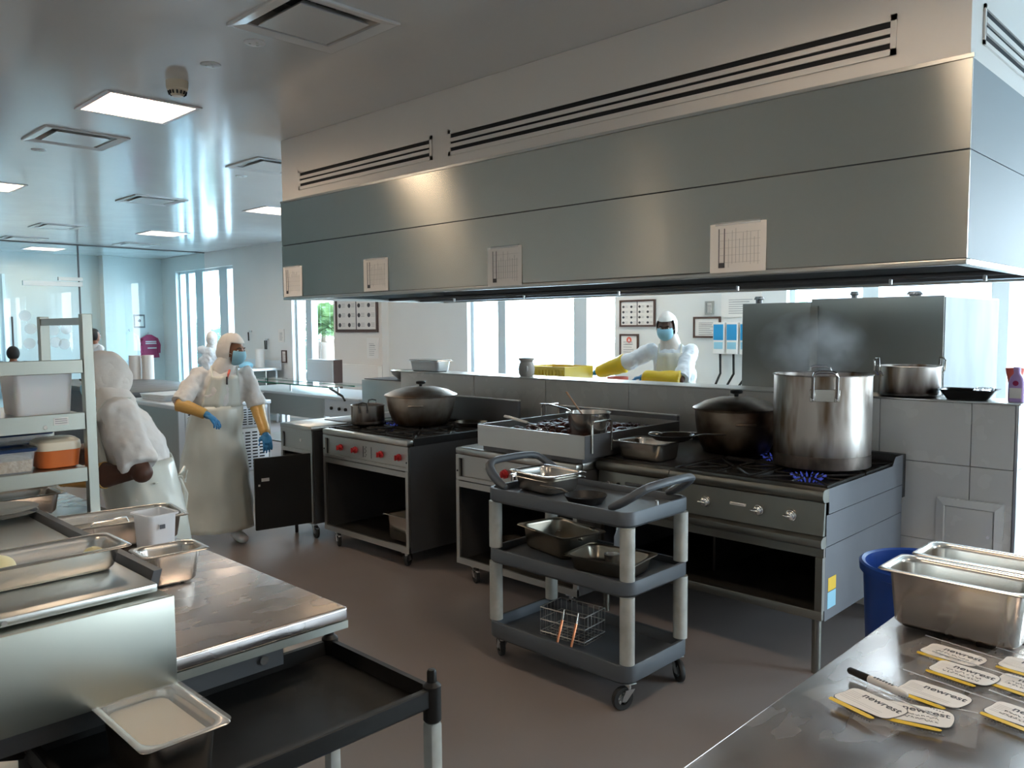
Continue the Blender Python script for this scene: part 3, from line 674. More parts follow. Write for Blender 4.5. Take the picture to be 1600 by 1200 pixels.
# big stock pot
t = pot('stock_pot', 'tall steaming stock pot with burnt base on the range', (-1.865, 4.33, .908), .252, .50, K['stocksteel'], burnt=.13)
for sy_ in (-1, 1):
    h = MB(); h.m = M4.Rotation(0 if sy_ < 0 else pi, 4, 'Z') @ M4.Rotation(R_(26), 4, 'Z') @ M4.Translation((0, -.255, .40))
    h.tube([(-.058, -.012, -.01), (-.058, -.022, .03), (-.058, -.035, .10), (-.050, -.038, .118), (-.03, -.04, .126), (.03, -.04, .126), (.050, -.038, .118), (.058, -.035, .10), (.058, -.022, .03), (.058, -.012, -.01)], .009, 10)
    ho = h.build('handle', K['pan'], t)
    h = MB(); h.m = M4.Rotation(0 if sy_ < 0 else pi, 4, 'Z') @ M4.Rotation(R_(26), 4, 'Z') @ M4.Translation((0, -.255, .40))
    h.box(-.072, .072, -.006, .004, -.03, .035, .002, 1); h.box(-.072, -.045, -.012, -.006, -.03, .035, .002, 1); h.box(.045, .072, -.012, -.006, -.03, .035, .002, 1)
    h.build('bracket', K['pan'], ho)
    for x in (-.058, .058):
        for z in (-.018, .02):
            q = MB(); q.m = h.m if False else M4.Rotation(0 if sy_ < 0 else pi, 4, 'Z') @ M4.Rotation(R_(26), 4, 'Z') @ M4.Translation((0, -.255, .40)); q.ell((x, -.013, z), (.006, .004, .006), n=8, m=6); q.build('rivet', K['chrome'], ho)
MB().lathe([(0, .44), (.243, .44), (.243, .445), (0, .446)]).build('broth', K['sauce'], t)
# dutch oven on the range
def lidded(name, label, loc, r, h, m, ml, zrim, knob_m, flare=.86, dome=.07, rz=0):
    t = pot(name, label, loc, r, h, m, flare=flare, belly=.012, rz=rz)
    b = MB(); b.lathe([(r+.012, h+.002), (r+.014, h+.008), (r+.008, h+.014), (r*.94, h+.024), (r*.78, h+dome*.6), (r*.45, h+dome*.92), (r*.12, h+dome), (0, h+dome), ][::1], n=48)
    b.lathe([(r+.012, h+.002), (r*.9, h+.004), (0, h+.006)], n=48)
    l = b.build('lid', ml, t)
    MB().lathe([(.012, h+dome-.002), (.014, h+dome+.014), (.036, h+dome+.02), (.038, h+dome+.034), (.03, h+dome+.04), (0, h+dome+.041)], n=16).build('knob', knob_m, l)
    for s_ in (-1, 1):
        q = MB(); q.m = M4.Rotation(R_(-48), 4, 'Z') if rz == 0 else M4.Identity(4)
        q.tube([(s_*(r-.01), -.05, h*.72), (s_*(r+.035), -.045, h*.74), (s_*(r+.045), 0, h*.75), (s_*(r+.035), .045, h*.74), (s_*(r-.01), .05, h*.72)], .010, 8, .7); q.build('side_handle', m, t)
    return t
lidded('dutch_oven', 'browned cast pot with a domed lid and black knob beside the stock pot', (-2.455, 4.47, .908), .245, .26, K['ovenbrown'], K['ovenbrown'], 0, K['blackpl'], .82, .075)
lidded('rondeau_pot', 'very wide aluminium pot with a shiny domed lid on the red knob stove', (-5.02, 4.11, .908), .276, .225, K['alu'], K['alu'], 0, K['blackpl'], .78, .075)
t = pot('cooking_pot', 'small dull steel pot with wire handles left of the wide lidded pot', (-5.32, 3.81, .908), .132, .155, K['stocksteel'], burnt=.12)
for an in (-50, 130):
    q = MB(); q.m = M4.Rotation(R_(an), 4, 'Z') @ M4.Translation((0.136, 0, .12)); q.tube([(0, -.032, 0), (.014, -.034, .03), (.016, -.03, .058), (.016, 0, .064), (.016, .03, .058), (.014, .034, .03), (0, .032, 0)], .005, 8)
    q.box(-.002, .004, -.04, -.024, -.02, .008); q.box(-.002, .004, .024, .04, -.02, .008); q.build('handle', K['dark_side'], t)
t = pot('partition_pot', 'steel casserole with two upright handles standing on the tiled partition', (-1.64, 5.0, 1.257), .165, .175, K['stocksteel'], burnt=.08)
for an in (-45, 135):
    q = MB(); q.m = M4.Rotation(R_(an+90), 4, 'Z') @ M4.Translation((0.168, 0, .12)); q.tube([(0, -.03, 0), (.022, -.032, .03), (.026, -.03, .085), (.022, -.02, .10), (.022, .02, .10), (.026, .03, .085), (.022, .032, .03), (0, .03, 0)], .006, 8)
    q.build('handle', K['pan'], t)
# ring handled skimmer / small pan at the back of stove 2
t = thing('shallow_pan', 'dark shallow pan at the back of the red knob stove beside the backsplash', 'pan', (-4.62, 4.28, .908))
MB().lathe([(0, 0), (.10, 0), (.125, .03), (.129, .032), (.124, .034), (.098, .005), (0, .005)]).build('body', K['pan_worn'], t)
MB().tube([(.11, -.02, .025), (.16, -.05, .04), (.22, -.09, .045)], .008, 8, .5).build('handle', K['pan'], t)

# pans inside stove 2
gn_pan('hotel_pan', 'deep steel pan standing on end shelf inside the red knob stove, front one', 'food pan', .30, .265, .19, (-4.60, 3.64, .143), .02, K['pan'], 'pans inside the red knob stove')
gn_pan('hotel_pan', 'darker steel pan behind the deep pan inside the red knob stove', 'food pan', .32, .265, .10, (-4.62, 4.0, .143), .05, K['pan_worn'], 'pans inside the red knob stove')
gn_pan('hotel_pan', 'shallow steel pan resting tilted on the rear pan inside the red knob stove', 'food pan', .32, .265, .065, (-4.66, 4.0, .275), .1, K['pan'], 'pans inside the red knob stove', tilt=(0, .12))
# griddle pan
gp = thing('griddle_pan', 'large square walled griddle pan full of browned meat', 'griddle pan', (-3.78, 3.56, .888))
gw, gd, z0, z1 = .88, .98, .03, .165
b = MB(); th = .006
b.rings([[(0, 0, z0), (gw, 0, z0), (gw, gd, z0), (0, gd, z0)], [(0, 0, z1), (gw, 0, z1), (gw, gd, z1), (0, gd, z1)], [(th, th, z1), (gw-th, th, z1), (gw-th, gd-th, z1), (th, gd-th, z1)], [(th, th, .07), (gw-th, th, .07), (gw-th, gd-th, .07), (th, gd-th, .07)]])
b.build('body', K['steel'], gp)
MB().box(.03, gw-.03, .02, gd-.03, 0, .0295).build('base', K['dark_side'], gp)
MB().box(gw+.0005, gw+.0015, 0.002, gd-.002, z0, z1-.002).build('side_skin', K['dark_side'], gp)
for x in (-.006, gw+.008):
    for y0 in (.62 if x < 0 else .06,):
        MB().tube([(x, y0, .06), (x, y0, .225), (x, y0+.012, .24), (x, y0+.17, .24), (x, y0+.182, .225), (x, y0+.182, .06)], .007, 8).build('handle', K['pan'], gp)
rnd = random.Random(3); b = MB()
def nug(b, x, y, z, s_): b.ell((x, y, z), (s_*rnd.uniform(.7, 1.4), s_*rnd.uniform(.7, 1.3), s_*rnd.uniform(.4, .8)), M4.Rotation(rnd.uniform(0, 3), 3, 'Z'), 7, 5)
for i in range(420):
    x = rnd.uniform(.10, gw-.08); y = rnd.uniform(.16, gd-.08); nug(b, x, y, .10+rnd.uniform(0, .03)+.045*max(0, 1-((x-.42)**2+(y-.5)**2)/.12), .026)
b.build('browned_meat', K['meat'], gp, kind='stuff')
MB().box(.007, gw-.007, .007, gd-.007, .0705, .10).build('gravy', K['meat'], gp)
t = thing('sauce_pan', 'bare aluminium saucepan with a spoon, sitting in the griddle pan of meat', 'saucepan', (-3.03, 3.76, 1.035))
MB().lathe([(0, 0), (.10, 0), (.108, .01), (.128, .128), (.134, .13), (.128, .133), (.103, .012), (0, .008)], n=40).build('body', K['pan'], t)
MB().tube([(-.125, .01, .118), (-.19, .02, .135), (-.36, .05, .15), (-.44, .06, .148)], [.008, .010, .012, .008], 8, .45).build('handle', K['pan'], t)
t = thing('serving_spoon', 'long thin spoon leaning in the saucepan', 'spoon', (-3.05, 3.78, 1.06))
MB().tube([(0.02, .02, 0), (-.06, .01, .09), (-.17, -.0, .215)], [.006, .006, .009], 8, .5).build('handle', K['wood'], t)
MB().ell((.03, .02, -.002), (.03, .02, .008)).build('bowl', K['pan'], t)
t = thing('spatula', 'spatula with a white handle resting on the edge of the griddle pan', 'spatula', (-3.60, 3.74, 1.065), .15)
MB().tube([(-.10, 0, .03), (-.06, 0, .026), (.08, 0, 0)], [.013, .015, .012], 8, .7).build('handle', K['paper'], t)
MB().tube([(.08, 0, 0), (.18, 0, -.03)], .004, 6).build('shaft', K['pan'], t); MB().box(.17, .25, -.035, .035, -.035, -.032).build('blade', K['pan'], t)
# pot under griddle stand
t = pot('stand_pot', 'steel pot with a looped handle inside the griddle stand, seen past the cart', (-3.72, 3.78, .143), .11, .13, K['pan'])
MB().tube([(-.11, -.03, .10), (-.15, -.035, .12), (-.165, -.02, .18), (-.15, 0, .2)], .006, 8).build('handle', K['pan'], t)
t = pot('stand_pot', 'second steel pot inside the griddle stand, behind the looped handle pot', (-3.42, 4.0, .143), .13, .16, K['pan_worn'])

# on range left: food pan with frying pan
gn_pan('hotel_pan', 'steel food pan on the griddle plate at the left of the range', 'food pan', .34, .27, .105, (-2.69, 3.89, .91), 0, K['pan'])
t = thing('frying_pan', 'black frying pan lying across the food pan on the range', 'frying pan', (-2.60, 3.99, 1.0175))
MB().lathe([(0, 0), (.10, 0), (.13, .028), (.134, .03), (.128, .031), (.098, .005), (0, .005)]).build('body', K['iron'], t)
MB().tube([(.12, .03, .025), (.18, .05, .04), (.30, .09, .045)], [.008, .011, .012], 8, .5).build('handle', K['pan'], t)
t = thing('serving_tongs', 'steel serving spoon lying in the black frying pan', 'spoon', (-2.6, 3.96, 1.058), .5)
MB().tube([(-.05, 0, .0), (.05, 0, .008), (.16, .0, .004)], [.004, .005, .006], 8, .5).build('handle', K['pan'], t); MB().ell((-.075, 0, -.004), (.04, .028, .01)).build('bowl', K['pan'], t)

# ------------------------------------------------------------------ on the partition
gn_pan('partition_pan', 'steel tray pan standing on the left end of the tiled partition', 'food pan', .44, .22, .10, (-5.95, 4.99, 1.257), 0, K['counter_w'])
MB().rr([(.20, .09, .02, .0), (.21, .10, .02, .004), (.20, .095, .02, .012), (.05, .02, .01, .016)]).build('pan_lid', K['pan'], label='flat lid lying on the tray pan on the partition', cat='lid', loc=(-5.95, 4.99, 1.3575))
t = thing('stone_jar', 'squat grey stoneware jar alone on the tiled partition', 'jar', (-4.70, 5.0, 1.257))
MB().lathe([(0, 0), (.055, 0), (.066, .02), (.070, .06), (.062, .10), (.052, .118), (.056, .13), (.066, .135), (.066, .152), (.050, .153), (.046, .12), (0, .11)], n=28).build('body', K['stone'], t)
MB().ell((.048, -.048, .065), (.012, .012, .025)).build('motif', K['lightink'], t)
t = thing('foil_tray', 'black crumpled foil tray on the right end of the tiled partition', 'tray', (-1.32, 4.99, 1.257), .1)
b = MB(); b.rr([(.10, .085, .03, 0), (.135, .10, .03, .05), (.145, .108, .03, .055), (.13, .096, .03, .052), (.098, .08, .03, .006)]); b.build('body', K['blackpl'], t)
MB().grid([.03+.02*i for i in range(5)], [-.09+.03*j for j in range(7)], lambda u, v_: (u, v_, .055+.012*sin(u*160+v_*90))).build('foil', K['foil'], t)
t = thing('cleaning_bottle', 'lilac bottle with a purple cap at the right end of the partition', 'bottle', (-1.085, 4.96, 1.257))
MB().rr([(.036, .024, .012, 0), (.038, .026, .014, .01), (.038, .026, .014, .10), (.030, .020, .012, .13), (.016, .014, .012, .15), (.016, .014, .012, .165)]).build('body', K['lilac'], t)
MB().cyl((0, 0, .165), (0, 0, .185), .018, 14).build('cap', K['lilac'], t); MB().cyl((0, -.0275, .10), (0, -.026, .10), .014, 14).build('emblem', K['magenta'], t)
MB().box(-.028, .028, -.0275, -.0262, .02, .075).build('label', K['paper'], t)
t = thing('measuring_cup', 'coral plastic measuring cup behind the lilac bottle', 'cup', (-1.115, 5.05, 1.257))
MB().lathe([(0, 0), (.022, 0), (.024, .06), (.04, .14), (.046, .175), (.043, .176), (.036, .14), (.02, .06), (0, .01)], n=20).build('body', K['coral'], t)
# ------------------------------------------------------------------ people
def remesh(o, vox, it=6, fac=.5):
    m = o.modifiers.new('voxel', 'REMESH'); m.mode = 'VOXEL'; m.voxel_size = vox; m.use_smooth_shade = True
    s = o.modifiers.new('soften', 'SMOOTH'); s.factor = fac; s.iterations = it
    return o
fold_tex = bpy.data.textures.new('folds', 'CLOUDS'); fold_tex.noise_scale = .11; fold_tex.noise_depth = 2
fold_big = bpy.data.textures.new('wide folds', 'CLOUDS'); fold_big.noise_scale = .22; fold_big.noise_depth = 1
def folds(o, st=.02, big=False):
    d = o.modifiers.new('folds', 'DISPLACE'); d.texture = fold_big if big else fold_tex; d.strength = st; d.mid_level = .5; d.texture_coords = 'LOCAL'
    return o
def limb(b, pts, rad, n=12, flat=1.0):
    b.tube(pts, rad, n, flat)
    for p, r in zip(pts, rad): b.ell(p, (r, r, r), n=12, m=8)
def frame_of(yaw, pitch=0, roll=0):
    f = V((cos(yaw)*cos(pitch), sin(yaw)*cos(pitch), sin(pitch))); s = V((sin(yaw), -cos(yaw), 0))
    u = s.cross(f)
    if roll: q = M4.Rotation(roll, 3, f); s = q @ s; u = q @ u
    return M4(((s.x, f.x, u.x), (s.y, f.y, u.y), (s.z, f.z, u.z)))       # columns side, forward, up
def shell(name, c, rad, H, keep, m, parent, th=.003, step=8, warp=None):
    b = MB(); c = V(c); cache = {}
    def vt(a, e):
        a %= 360
        if abs(e) >= 90: a = 0
        if (a, e) not in cache:
            k = 1+(warp(a, e) if warp else 0); A, E_ = R_(a), R_(e)
            cache[(a, e)] = b.v(c+H @ V((rad[0]*sin(A)*cos(E_)*k, rad[1]*cos(A)*cos(E_)*k, rad[2]*sin(E_)*k)))
        return cache[(a, e)]
    e = -90
    while e < 90:
        a = 0
        while a < 360:
            am = (a+step/2+180) % 360-180
            if keep(am, e+step/2 if step*2 <= 90 else e):
                vs = []
                for q in (vt(a, e), vt(a+step, e), vt(a+step, min(90, e+step)), vt(a, min(90, e+step))):
                    if q not in vs: vs.append(q)
                if len(vs) > 2: b.f(vs)
            a += step
        e += step
    o = b.build(name, m, parent, smooth=80)
    sd = o.modifiers.new('thick', 'SOLIDIFY'); sd.thickness = th; sd.offset = 1
    ss = o.modifiers.new('soft', 'SUBSURF'); ss.levels = 1; ss.render_levels = 1
    return o
def hand(name, parent, wrist, d, nrm, m, curl=.35, thumb=1, sc_=1.0):
    wrist = V(wrist); d = V(d).normalized(); nrm = V(nrm); nrm = (nrm-d*nrm.dot(d)).normalized(); s = d.cross(nrm).normalized()*thumb
    b = MB(); rot = M4(((s.x, nrm.x, d.x), (s.y, nrm.y, d.y), (s.z, nrm.z, d.z)))
    b.ell(wrist+d*.045*sc_, (.041*sc_, .016*sc_, .05*sc_), rot, 16, 10); limb(b, [wrist-d*.04, wrist+d*.02], [.028, .027])
    for i, (off, L) in enumerate(((.030, .068), (.010, .077), (-.010, .071), (-.029, .056))):
        p = wrist+s*off*sc_+d*.08*sc_; pts = [p-d*.02]; a = curl*(.8+.12*i); sp = off*1.2
        dd = (d+s*sp).normalized()
        for k, q in enumerate((.45, .30, .25)):
            v_ = dd*cos(a)+nrm*sin(a); pts.append(pts[-1]+v_*(L*q+(.02 if k == 0 else 0))*sc_); a += curl
        limb(b, pts, [.0095*sc_, .009*sc_, .0085*sc_, .0072*sc_], 8)
    p = wrist+s*.030*sc_+d*.025*sc_
    limb(b, [p, p+(s*.7+d*.7+nrm*.3).normalized()*.035*sc_, p+(s*.55+d*1.0+nrm*.6).normalized()*.066*sc_], [.014*sc_, .011*sc_, .0085*sc_], 8)
    return remesh(b.build(name, m, parent), .0042, 3)

def person(label, loc, yaw, head, hyaw, hpitch, arms, skin, lean=(0, 0), cover='hood', apron=None, sleeves=None, gloves=None, coat=None, mask=True, hgt=1.0, stout=1.0, legs=None, pants=None, boots=None, group=None, hroll=0):
    """head, arm joints and legs are given in metres relative to loc (z from the floor)"""
    t = thing('person', label, 'person', loc, 0, group)
    F = frame_of(yaw); s, f = F.col[0].copy(), F.col[1].copy()
    coat = coat or K['cloth']
    hc = V(head); H = frame_of(hyaw, hpitch, hroll)
    def tc_(z):            # torso centre line leaning from the hips to the neck
        q = max(0, (z-.9*hgt)/(.55*hgt)); return V((lean[0]*q, lean[1]*q, z))
    def ring(z, w_, d, n=24, off=0): c = tc_(z)+f*off; return [c+s*w_*cos(2*pi*i/n)+f*d*sin(2*pi*i/n) for i in range(n)]
    g = hgt; st = stout
    nb = tc_(1.43*g); sh = [nb+s*.175*q*st-V((0, 0, .055*g)) for q in (1, -1)]
    legs = legs or [(s*.09, s*.10), (s*-.09, s*-.10)]
    # body, one continuous surface
    b = MB(); b.rings([ring(.84*g, .14, .10), ring(1.0*g, .13, .095), ring(1.2*g, .145, .10), ring(1.34*g, .15, .09), ring(1.42*g, .07, .06)])
    limb(b, [nb-V((0, 0, .06)), nb.lerp(hc, .45), hc-V((0, 0, .05))], [.062, .054, .052])
    b.ell(hc, (.074, .092, .108), H.copy()); b.ell(hc+H @ V((0, .03, -.055)), (.056, .058, .055), H.copy())
    b.ell(hc+H @ V((0, .098, -.012)), (.015, .018, .024), H.copy(), 10, 8); b.ell(hc+H @ V((0, .080, .028)), (.05, .016, .010), H.copy(), 12, 8)
    b.ell(hc+H @ V((0, .088, -.052)), (.024, .012, .010), H.copy(), 10, 8)
    for q in (1, -1): b.ell(hc+H @ V((.076*q, -.005, -.012)), (.010, .020, .030), H.copy(), 10, 8)
    for (S_, (el, wr)) in zip(sh, arms): limb(b, [S_, V(el), V(el).lerp(V(wr), .5), V(wr)], [.050, .037*st**1.8, .039*st**2.8, .026*st**2])
    for (hp, an), q in zip(legs, (1, -1)):
        hip = tc_(.88*g)+s*.085*q; ank = V(an); ank.z = .08; kn = hip.lerp(ank, .5)+f*.03; limb(b, [hip, kn, ank], [.080, .054, .036])
    remesh(b.build('body', skin, t), .0085, 3)
    # eyes, brows
    for q in (1, -1):
        MB().ell(hc+H @ V((.031*q, .0795, .012)), (.013, .009, .0075), H.copy(), 10, 8).build('eye', K['eye'], t)
        MB().ell(hc+H @ V((.032*q, .0865, .012)), (.0055, .004, .0055), H.copy(), 8, 6).build('pupil', K['iris'], t)
        MB().tube([hc+H @ V((.014*q, .092, .030)), hc+H @ V((.032*q, .090, .036)), hc+H @ V((.050*q, .078, .030))], [.003, .004, .002], 6).build('eyebrow', K['hair'], t)
    # shirt or coat
    b = MB(); z_h = .80*g
    b.rings([ring(z_h, .20*st, .15*st), ring(.92*g, .195*st, .15*st), ring(1.06*g, .18*st, .135*st), ring(1.22*g, .185*st, .138*st, off=.005), ring(1.33*g, .165*st, .115*st), ring(1.375*g, .145*st, .10), ring(1.41*g, .11*st, .08), ring(1.45*g, .075, .065)])
    for (S_, (el, wr)) in zip(sh, arms):
        e = V(el); q = S_.lerp(e, .97 if sleeves != 'short' else .93); b.tube([S_.lerp(nb, .25), S_, S_.lerp(e, .4), S_.lerp(e, .75), q], [.06*st, .066*st, .072*st, .074*st, .073*st], 14); b.ell(S_, (.066*st,)*3, n=12, m=8)
        if sleeves == 'long': limb(b, [e, V(wr)], [.058, .042])
    sh_o = folds(remesh(b.build('shirt', coat, t), .011, 3), .05)
    # collar
    MB().rings([[nb+V((0, 0, -.012))+s*(.075+dx)*cos(2*pi*i/20)+f*(.066+dx)*sin(2*pi*i/20)+V((0, 0, dz)) for i in range(20)] for dx, dz in ((.004, 0), (-.004, .03), (-.010, .028), (-.002, -.002))], closed=True).build('collar', coat, t)
    # trousers and boots
    b = MB(); b.rings([ring(.82*g, .165*st, .12*st), ring(.97*g, .16*st, .12*st)])
    for (hp, an), q in zip(legs, (1, -1)):
        hip = tc_(.86*g)+s*.085*q; ank = V(an); ank.z = .12; kn = hip.lerp(ank, .5)+f*.03; limb(b, [hip, kn, ank], [.098, .078, .062])
    folds(remesh(b.build('trousers', pants or K['cloth'], t), .013, 4), .02)
    for (hp, an), q in zip(legs, (1, -1)):
        a = V(an); a.z = 0; b = MB(); ff = (f+s*.15*q).normalized()
        limb(b, [a+V((0, 0, .20)), a+V((0, 0, .06))], [.05, .048]); b.ell(a+ff*.07+V((0, 0, .042)), (.046, .115, .042), frame_of(atan2(ff.y, ff.x)).copy(), 16, 10)
        b.ell(a+ff*.135+V((0, 0, .036)), (.046, .05, .036), frame_of(atan2(ff.y, ff.x)).copy(), 14, 8)
        bo = remesh(b.build('boot', boots or K['white_pl'], t), .009, 3)
    # gauntlets and gloves
    for i, (el, wr) in enumerate(arms):
        e, w_ = V(el), V(wr); dn = (w_-e).normalized()
        gm = gloves[i] if isinstance(gloves, list) else gloves
        if gm is not None or sleeves in ('guard', 'gauntlet', 'short'):
            if gm == 'y' or sleeves in ('guard', 'gauntlet'):
                big = sleeves == 'gauntlet'; b = MB(); n = 11; pts = []; rr_ = []
                for k in range(n):
                    q = k/(n-1); pts.append(e.lerp(w_, -.05+1.08*q)); rr_.append((.082-.030*q if big else .054-.016*q)*(1+.06*(k % 2))+(.012 if k == 0 else 0))
                b.tube(pts, rr_, 16); o = b.build('sleeve_guard', K['glove_yellow'] if big else K['sleeve_tan'], t); folds(o, .05 if big else .015)
                ss = o.modifiers.new('soft', 'SUBSURF'); ss.levels = 1; ss.render_levels = 1
        hd = dn
        nrm = V((0, 0, -1)) if abs(dn.z) < .8 else f
        hand('hand' if gm is None else 'glove', t, w_, (hd+V((0, 0, -.15))).normalized(), nrm, skin if gm is None else gm, .38, 1 if i == 0 else -1)
    # head cover
    if cover == 'hood':
        shell('hair_cover', hc+H @ V((0, -.012, .008)), (.088, .112, .122), H.copy(), lambda a, e: not (abs(a) < 62 and -62 < e < 30) and e > -80, K['net'], t, warp=lambda a, e: .012*sin(R_(a)*7+e*.1)*(e < 60)+(.07 if abs(a) > 120 and e < -10 else 0)); folds([o_ for o_ in t.children if o_.name.startswith('hair_cover')][0], .022)
        MB().rings([[hc+H @ V((.070*cos(2*pi*i/28), .010+.082, .070*sin(2*pi*i/28)-.018))*1.0 for i in range(28)] for _ in range(1)][:0] or [[nb+V((0, 0, z))+s*w_*cos(2*pi*i/24)+f*(w_*.95)*sin(2*pi*i/24)+(hc-nb)*q for i in range(24)] for z, w_, q in ((-.05, .09, .0), (.0, .092, .05), (.01, .082, .3), (.0, .078, .62))], False, False).build('neck_cover', K['net'], t); folds([o_ for o_ in t.children if o_.name.startswith('neck_cover')][0], .02)
    elif cover == 'hair':
        shell('hair', hc+H @ V((0, -.018, .014)), (.088, .106, .112), H.copy(), lambda a, e: not (abs(a) < 70 and e < 30) and e > -50, K['hair'], t, th=.008)
    if mask:
        shell('face_mask', hc+H @ V((0, .016, -.032)), (.078, .104, .084), H.copy(), lambda a, e: abs(a) < 66 and -70 < e < 34, K['mask'], t, th=.0025, step=8)
        for q in (1, -1): MB().tube([hc+H @ V((.066*q, .05, -.02)), hc+H @ V((.084*q, .0, -.005)), hc+H @ V((.086*q, -.03, .01))], .0018, 5).build('mask_loop', K['paper'], t)
    # apron
    if apron:
        zb, flare, arc = apron
        def fold(a, z): return 1+.030*sin(a*6+z*2.5)*max(0, (1.0-z)/1.0)+.014*sin(a*15-z*7)
        Z = [zb+(1.13*g-zb)*k/14 for k in range(15)]; A = [R_(-arc+2*arc*k/44) for k in range(45)]
        def fn(z, a):
            q = 1-(z-zb)/(1.13*g-zb); w_ = (.180*st+flare*1.15*q**.7); d = (.150*st+flare*.8*q**.7); c = tc_(z)
            return c+s*w_*sin(a)*fold(a, z)+f*d*cos(a)*fold(a, z)
        o = MB().grid(Z, A, fn).build('apron_skirt', K['apron'], t, smooth=80)
        m_ = o.modifiers.new('soft', 'SUBSURF'); m_.levels = 1; m_.render_levels = 1; folds(o, .05, True); o.modifiers.new('thick', 'SOLIDIFY').thickness = .003
        def fb(z, u): 
            q = (z-1.12*g)/(.25*g); w_ = .155*st-.05*st*q; return tc_(z)+f*(.150*st-.012*q+.006*sin(u*8)-.05*u*u*(1-.2*q))+s*w_*u
        o = MB().grid([1.12*g+.25*g*k/7 for k in range(8)], [-1+2*k/14 for k in range(15)], fb).build('apron_bib', K['apron'], t, smooth=80)
        o.modifiers.new('thick', 'SOLIDIFY').thickness = .003
        for q in (1, -1):
            MB().tube([fb(1.365*g, q*.9), nb+s*.095*q+f*.04+V((0, 0, .012)), nb+s*.07*q-f*.06+V((0, 0, .015))], .008, 6, .4).build('apron_strap', K['apron'], t)
        back = tc_(1.02*g)-f*.155*st
        b = MB(); b.tube([tc_(1.03*g)+s*.2*st-f*.05, back+s*.02], .008, 6, .5); b.tube([tc_(1.03*g)-s*.2*st-f*.05, back-s*.02], .008, 6, .5)
        for q in (1, -1): b.tube([back, back+s*.06*q-f*.03+V((0, 0, .03)), back+s*.075*q-f*.02-V((0, 0, .02)), back], .006, 6); b.tube([back, back+s*.03*q-f*.03-V((0, 0, .09)), back+s*.04*q-f*.02-V((0, 0, .16))], .006, 6)
        b.build('apron_ties', K['apron'], t)
    return t

# worker in the middle, reaching for the open door
c2 = V((-6.05, 2.88, 0))
def rel(c, *p): return V(p)-c
p2 = person('person in long white apron and tan sleeve guards reaching for the open dark door', c2, R_(-14), rel(c2, -5.95, 3.0, 1.51), R_(26), R_(-12),
       [(rel(c2, -5.97, 2.58, 1.12), rel(c2, -5.80, 2.70, 1.045)), (rel(c2, -5.90, 3.17, 1.06), rel(c2, -5.70, 3.125, .865))], K['skin_m'], lean=(.05, .07),
       apron=(.12, .10, 150), sleeves='guard', gloves=K['glove_blue'], hgt=.96, legs=[(0, rel(c2, -6.22, 2.70, 0)), (0, rel(c2, -6.02, 3.02, 0))])
MB().box(-.016, .016, -.004, .004, -.03, .03, .002).build('pen_clip', K['ink'], p2, loc=(.175, .03, 1.28))
MB().tube([(.15, .07, 1.36), (.178, .045, 1.33), (.18, .035, 1.29)], .009, 6, .4).build('lanyard', K['coral'], p2)
# worker bending over the left table, seen from behind
c1 = V((-4.02, 1.56, 0))
person('person in white bending over the left table behind the steel shelf, back to the viewer', c1, R_(-108), rel(c1, -4.225, 1.455, 1.44), R_(-122), R_(-24),
       [(rel(c1, -4.42, 1.50, 1.08), rel(c1, -4.36, 1.22, 1.0)), (rel(c1, -3.75, 1.44, 1.03), rel(c1, -4.03, 1.22, 1.0))], K['skin_d'], lean=(-.15, -.07),
       apron=(.2, .05, 158), sleeves='short', gloves=K['glove_blue'], hgt=.93, stout=1.16)
p1 = [o for o in bpy.data.objects if o.name.startswith('person')][-1]
for a_, b_ in ((rel(c1, -3.89, 1.33, 1.015), rel(c1, -4.06, 1.20, 1.0)),):
    MB().tube([a_.lerp(b_, k/6) for k in range(7)], [.062, .056, .054, .052, .048, .044, .042], 16).build('sleeve_guard', K['sleeve_tan'], p1)
# worker behind the partition with yellow gauntlets
c3 = V((-3.93, 6.12, 0))
person('person behind the partition in blue mask and long yellow gauntlets, washing up', c3, R_(-66), rel(c3, -3.97, 6.0, 1.66), R_(-70), R_(-16),
       [(rel(c3, -4.40, 5.98, 1.33), rel(c3, -4.68, 5.93, 1.25)), (rel(c3, -3.70, 5.80, 1.22), rel(c3, -4.02, 5.74, 1.235))], K['skin_d'], lean=(-.03, -.07),
       apron=(.3, .06, 140), sleeves='gauntlet', gloves=K['glove_blue'], coat=K['cloth_blue'], hgt=1.05)
# far people
c4 = V((-13.3, 6.35, 0))
person('small far person in a white coat and hood before the far left window', c4, R_(150), (0.0, .0, 1.50), R_(150), R_(-25), [((-.22, -.1, 1.1), (-.3, .1, .98)), ((.2, .15, 1.1), (-.05, .3, .98))], K['skin_m'], sleeves='long', coat=K['cloth_blue'], mask=False, hgt=.96)
c5 = V((-15.0, 5.05, 0))
person('far dark haired person in a white coat seen behind the tall steel post', c5, R_(100), (0, 0, 1.56), R_(100), 0, [((-.2, -.1, 1.12), (-.1, .15, 1.02)), ((.24, -.05, 1.12), (.2, .2, 1.0))], K['skin_m'], sleeves='long', coat=K['cloth_blue'], cover='hair', mask=False, hgt=.98)
c6 = V((-15.2, 3.85, 0))
person('far dark haired person in dark clothes at the left edge of the photo', c6, R_(170), (0, 0, 1.28), R_(170), 0, [((-.1, .2, .95), (-.3, .1, .9)), ((-.1, -.2, .95), (-.3, -.1, .9))], K['skin_m'], sleeves='long', coat=K['navy'], cover='hair', mask=False, hgt=.80)
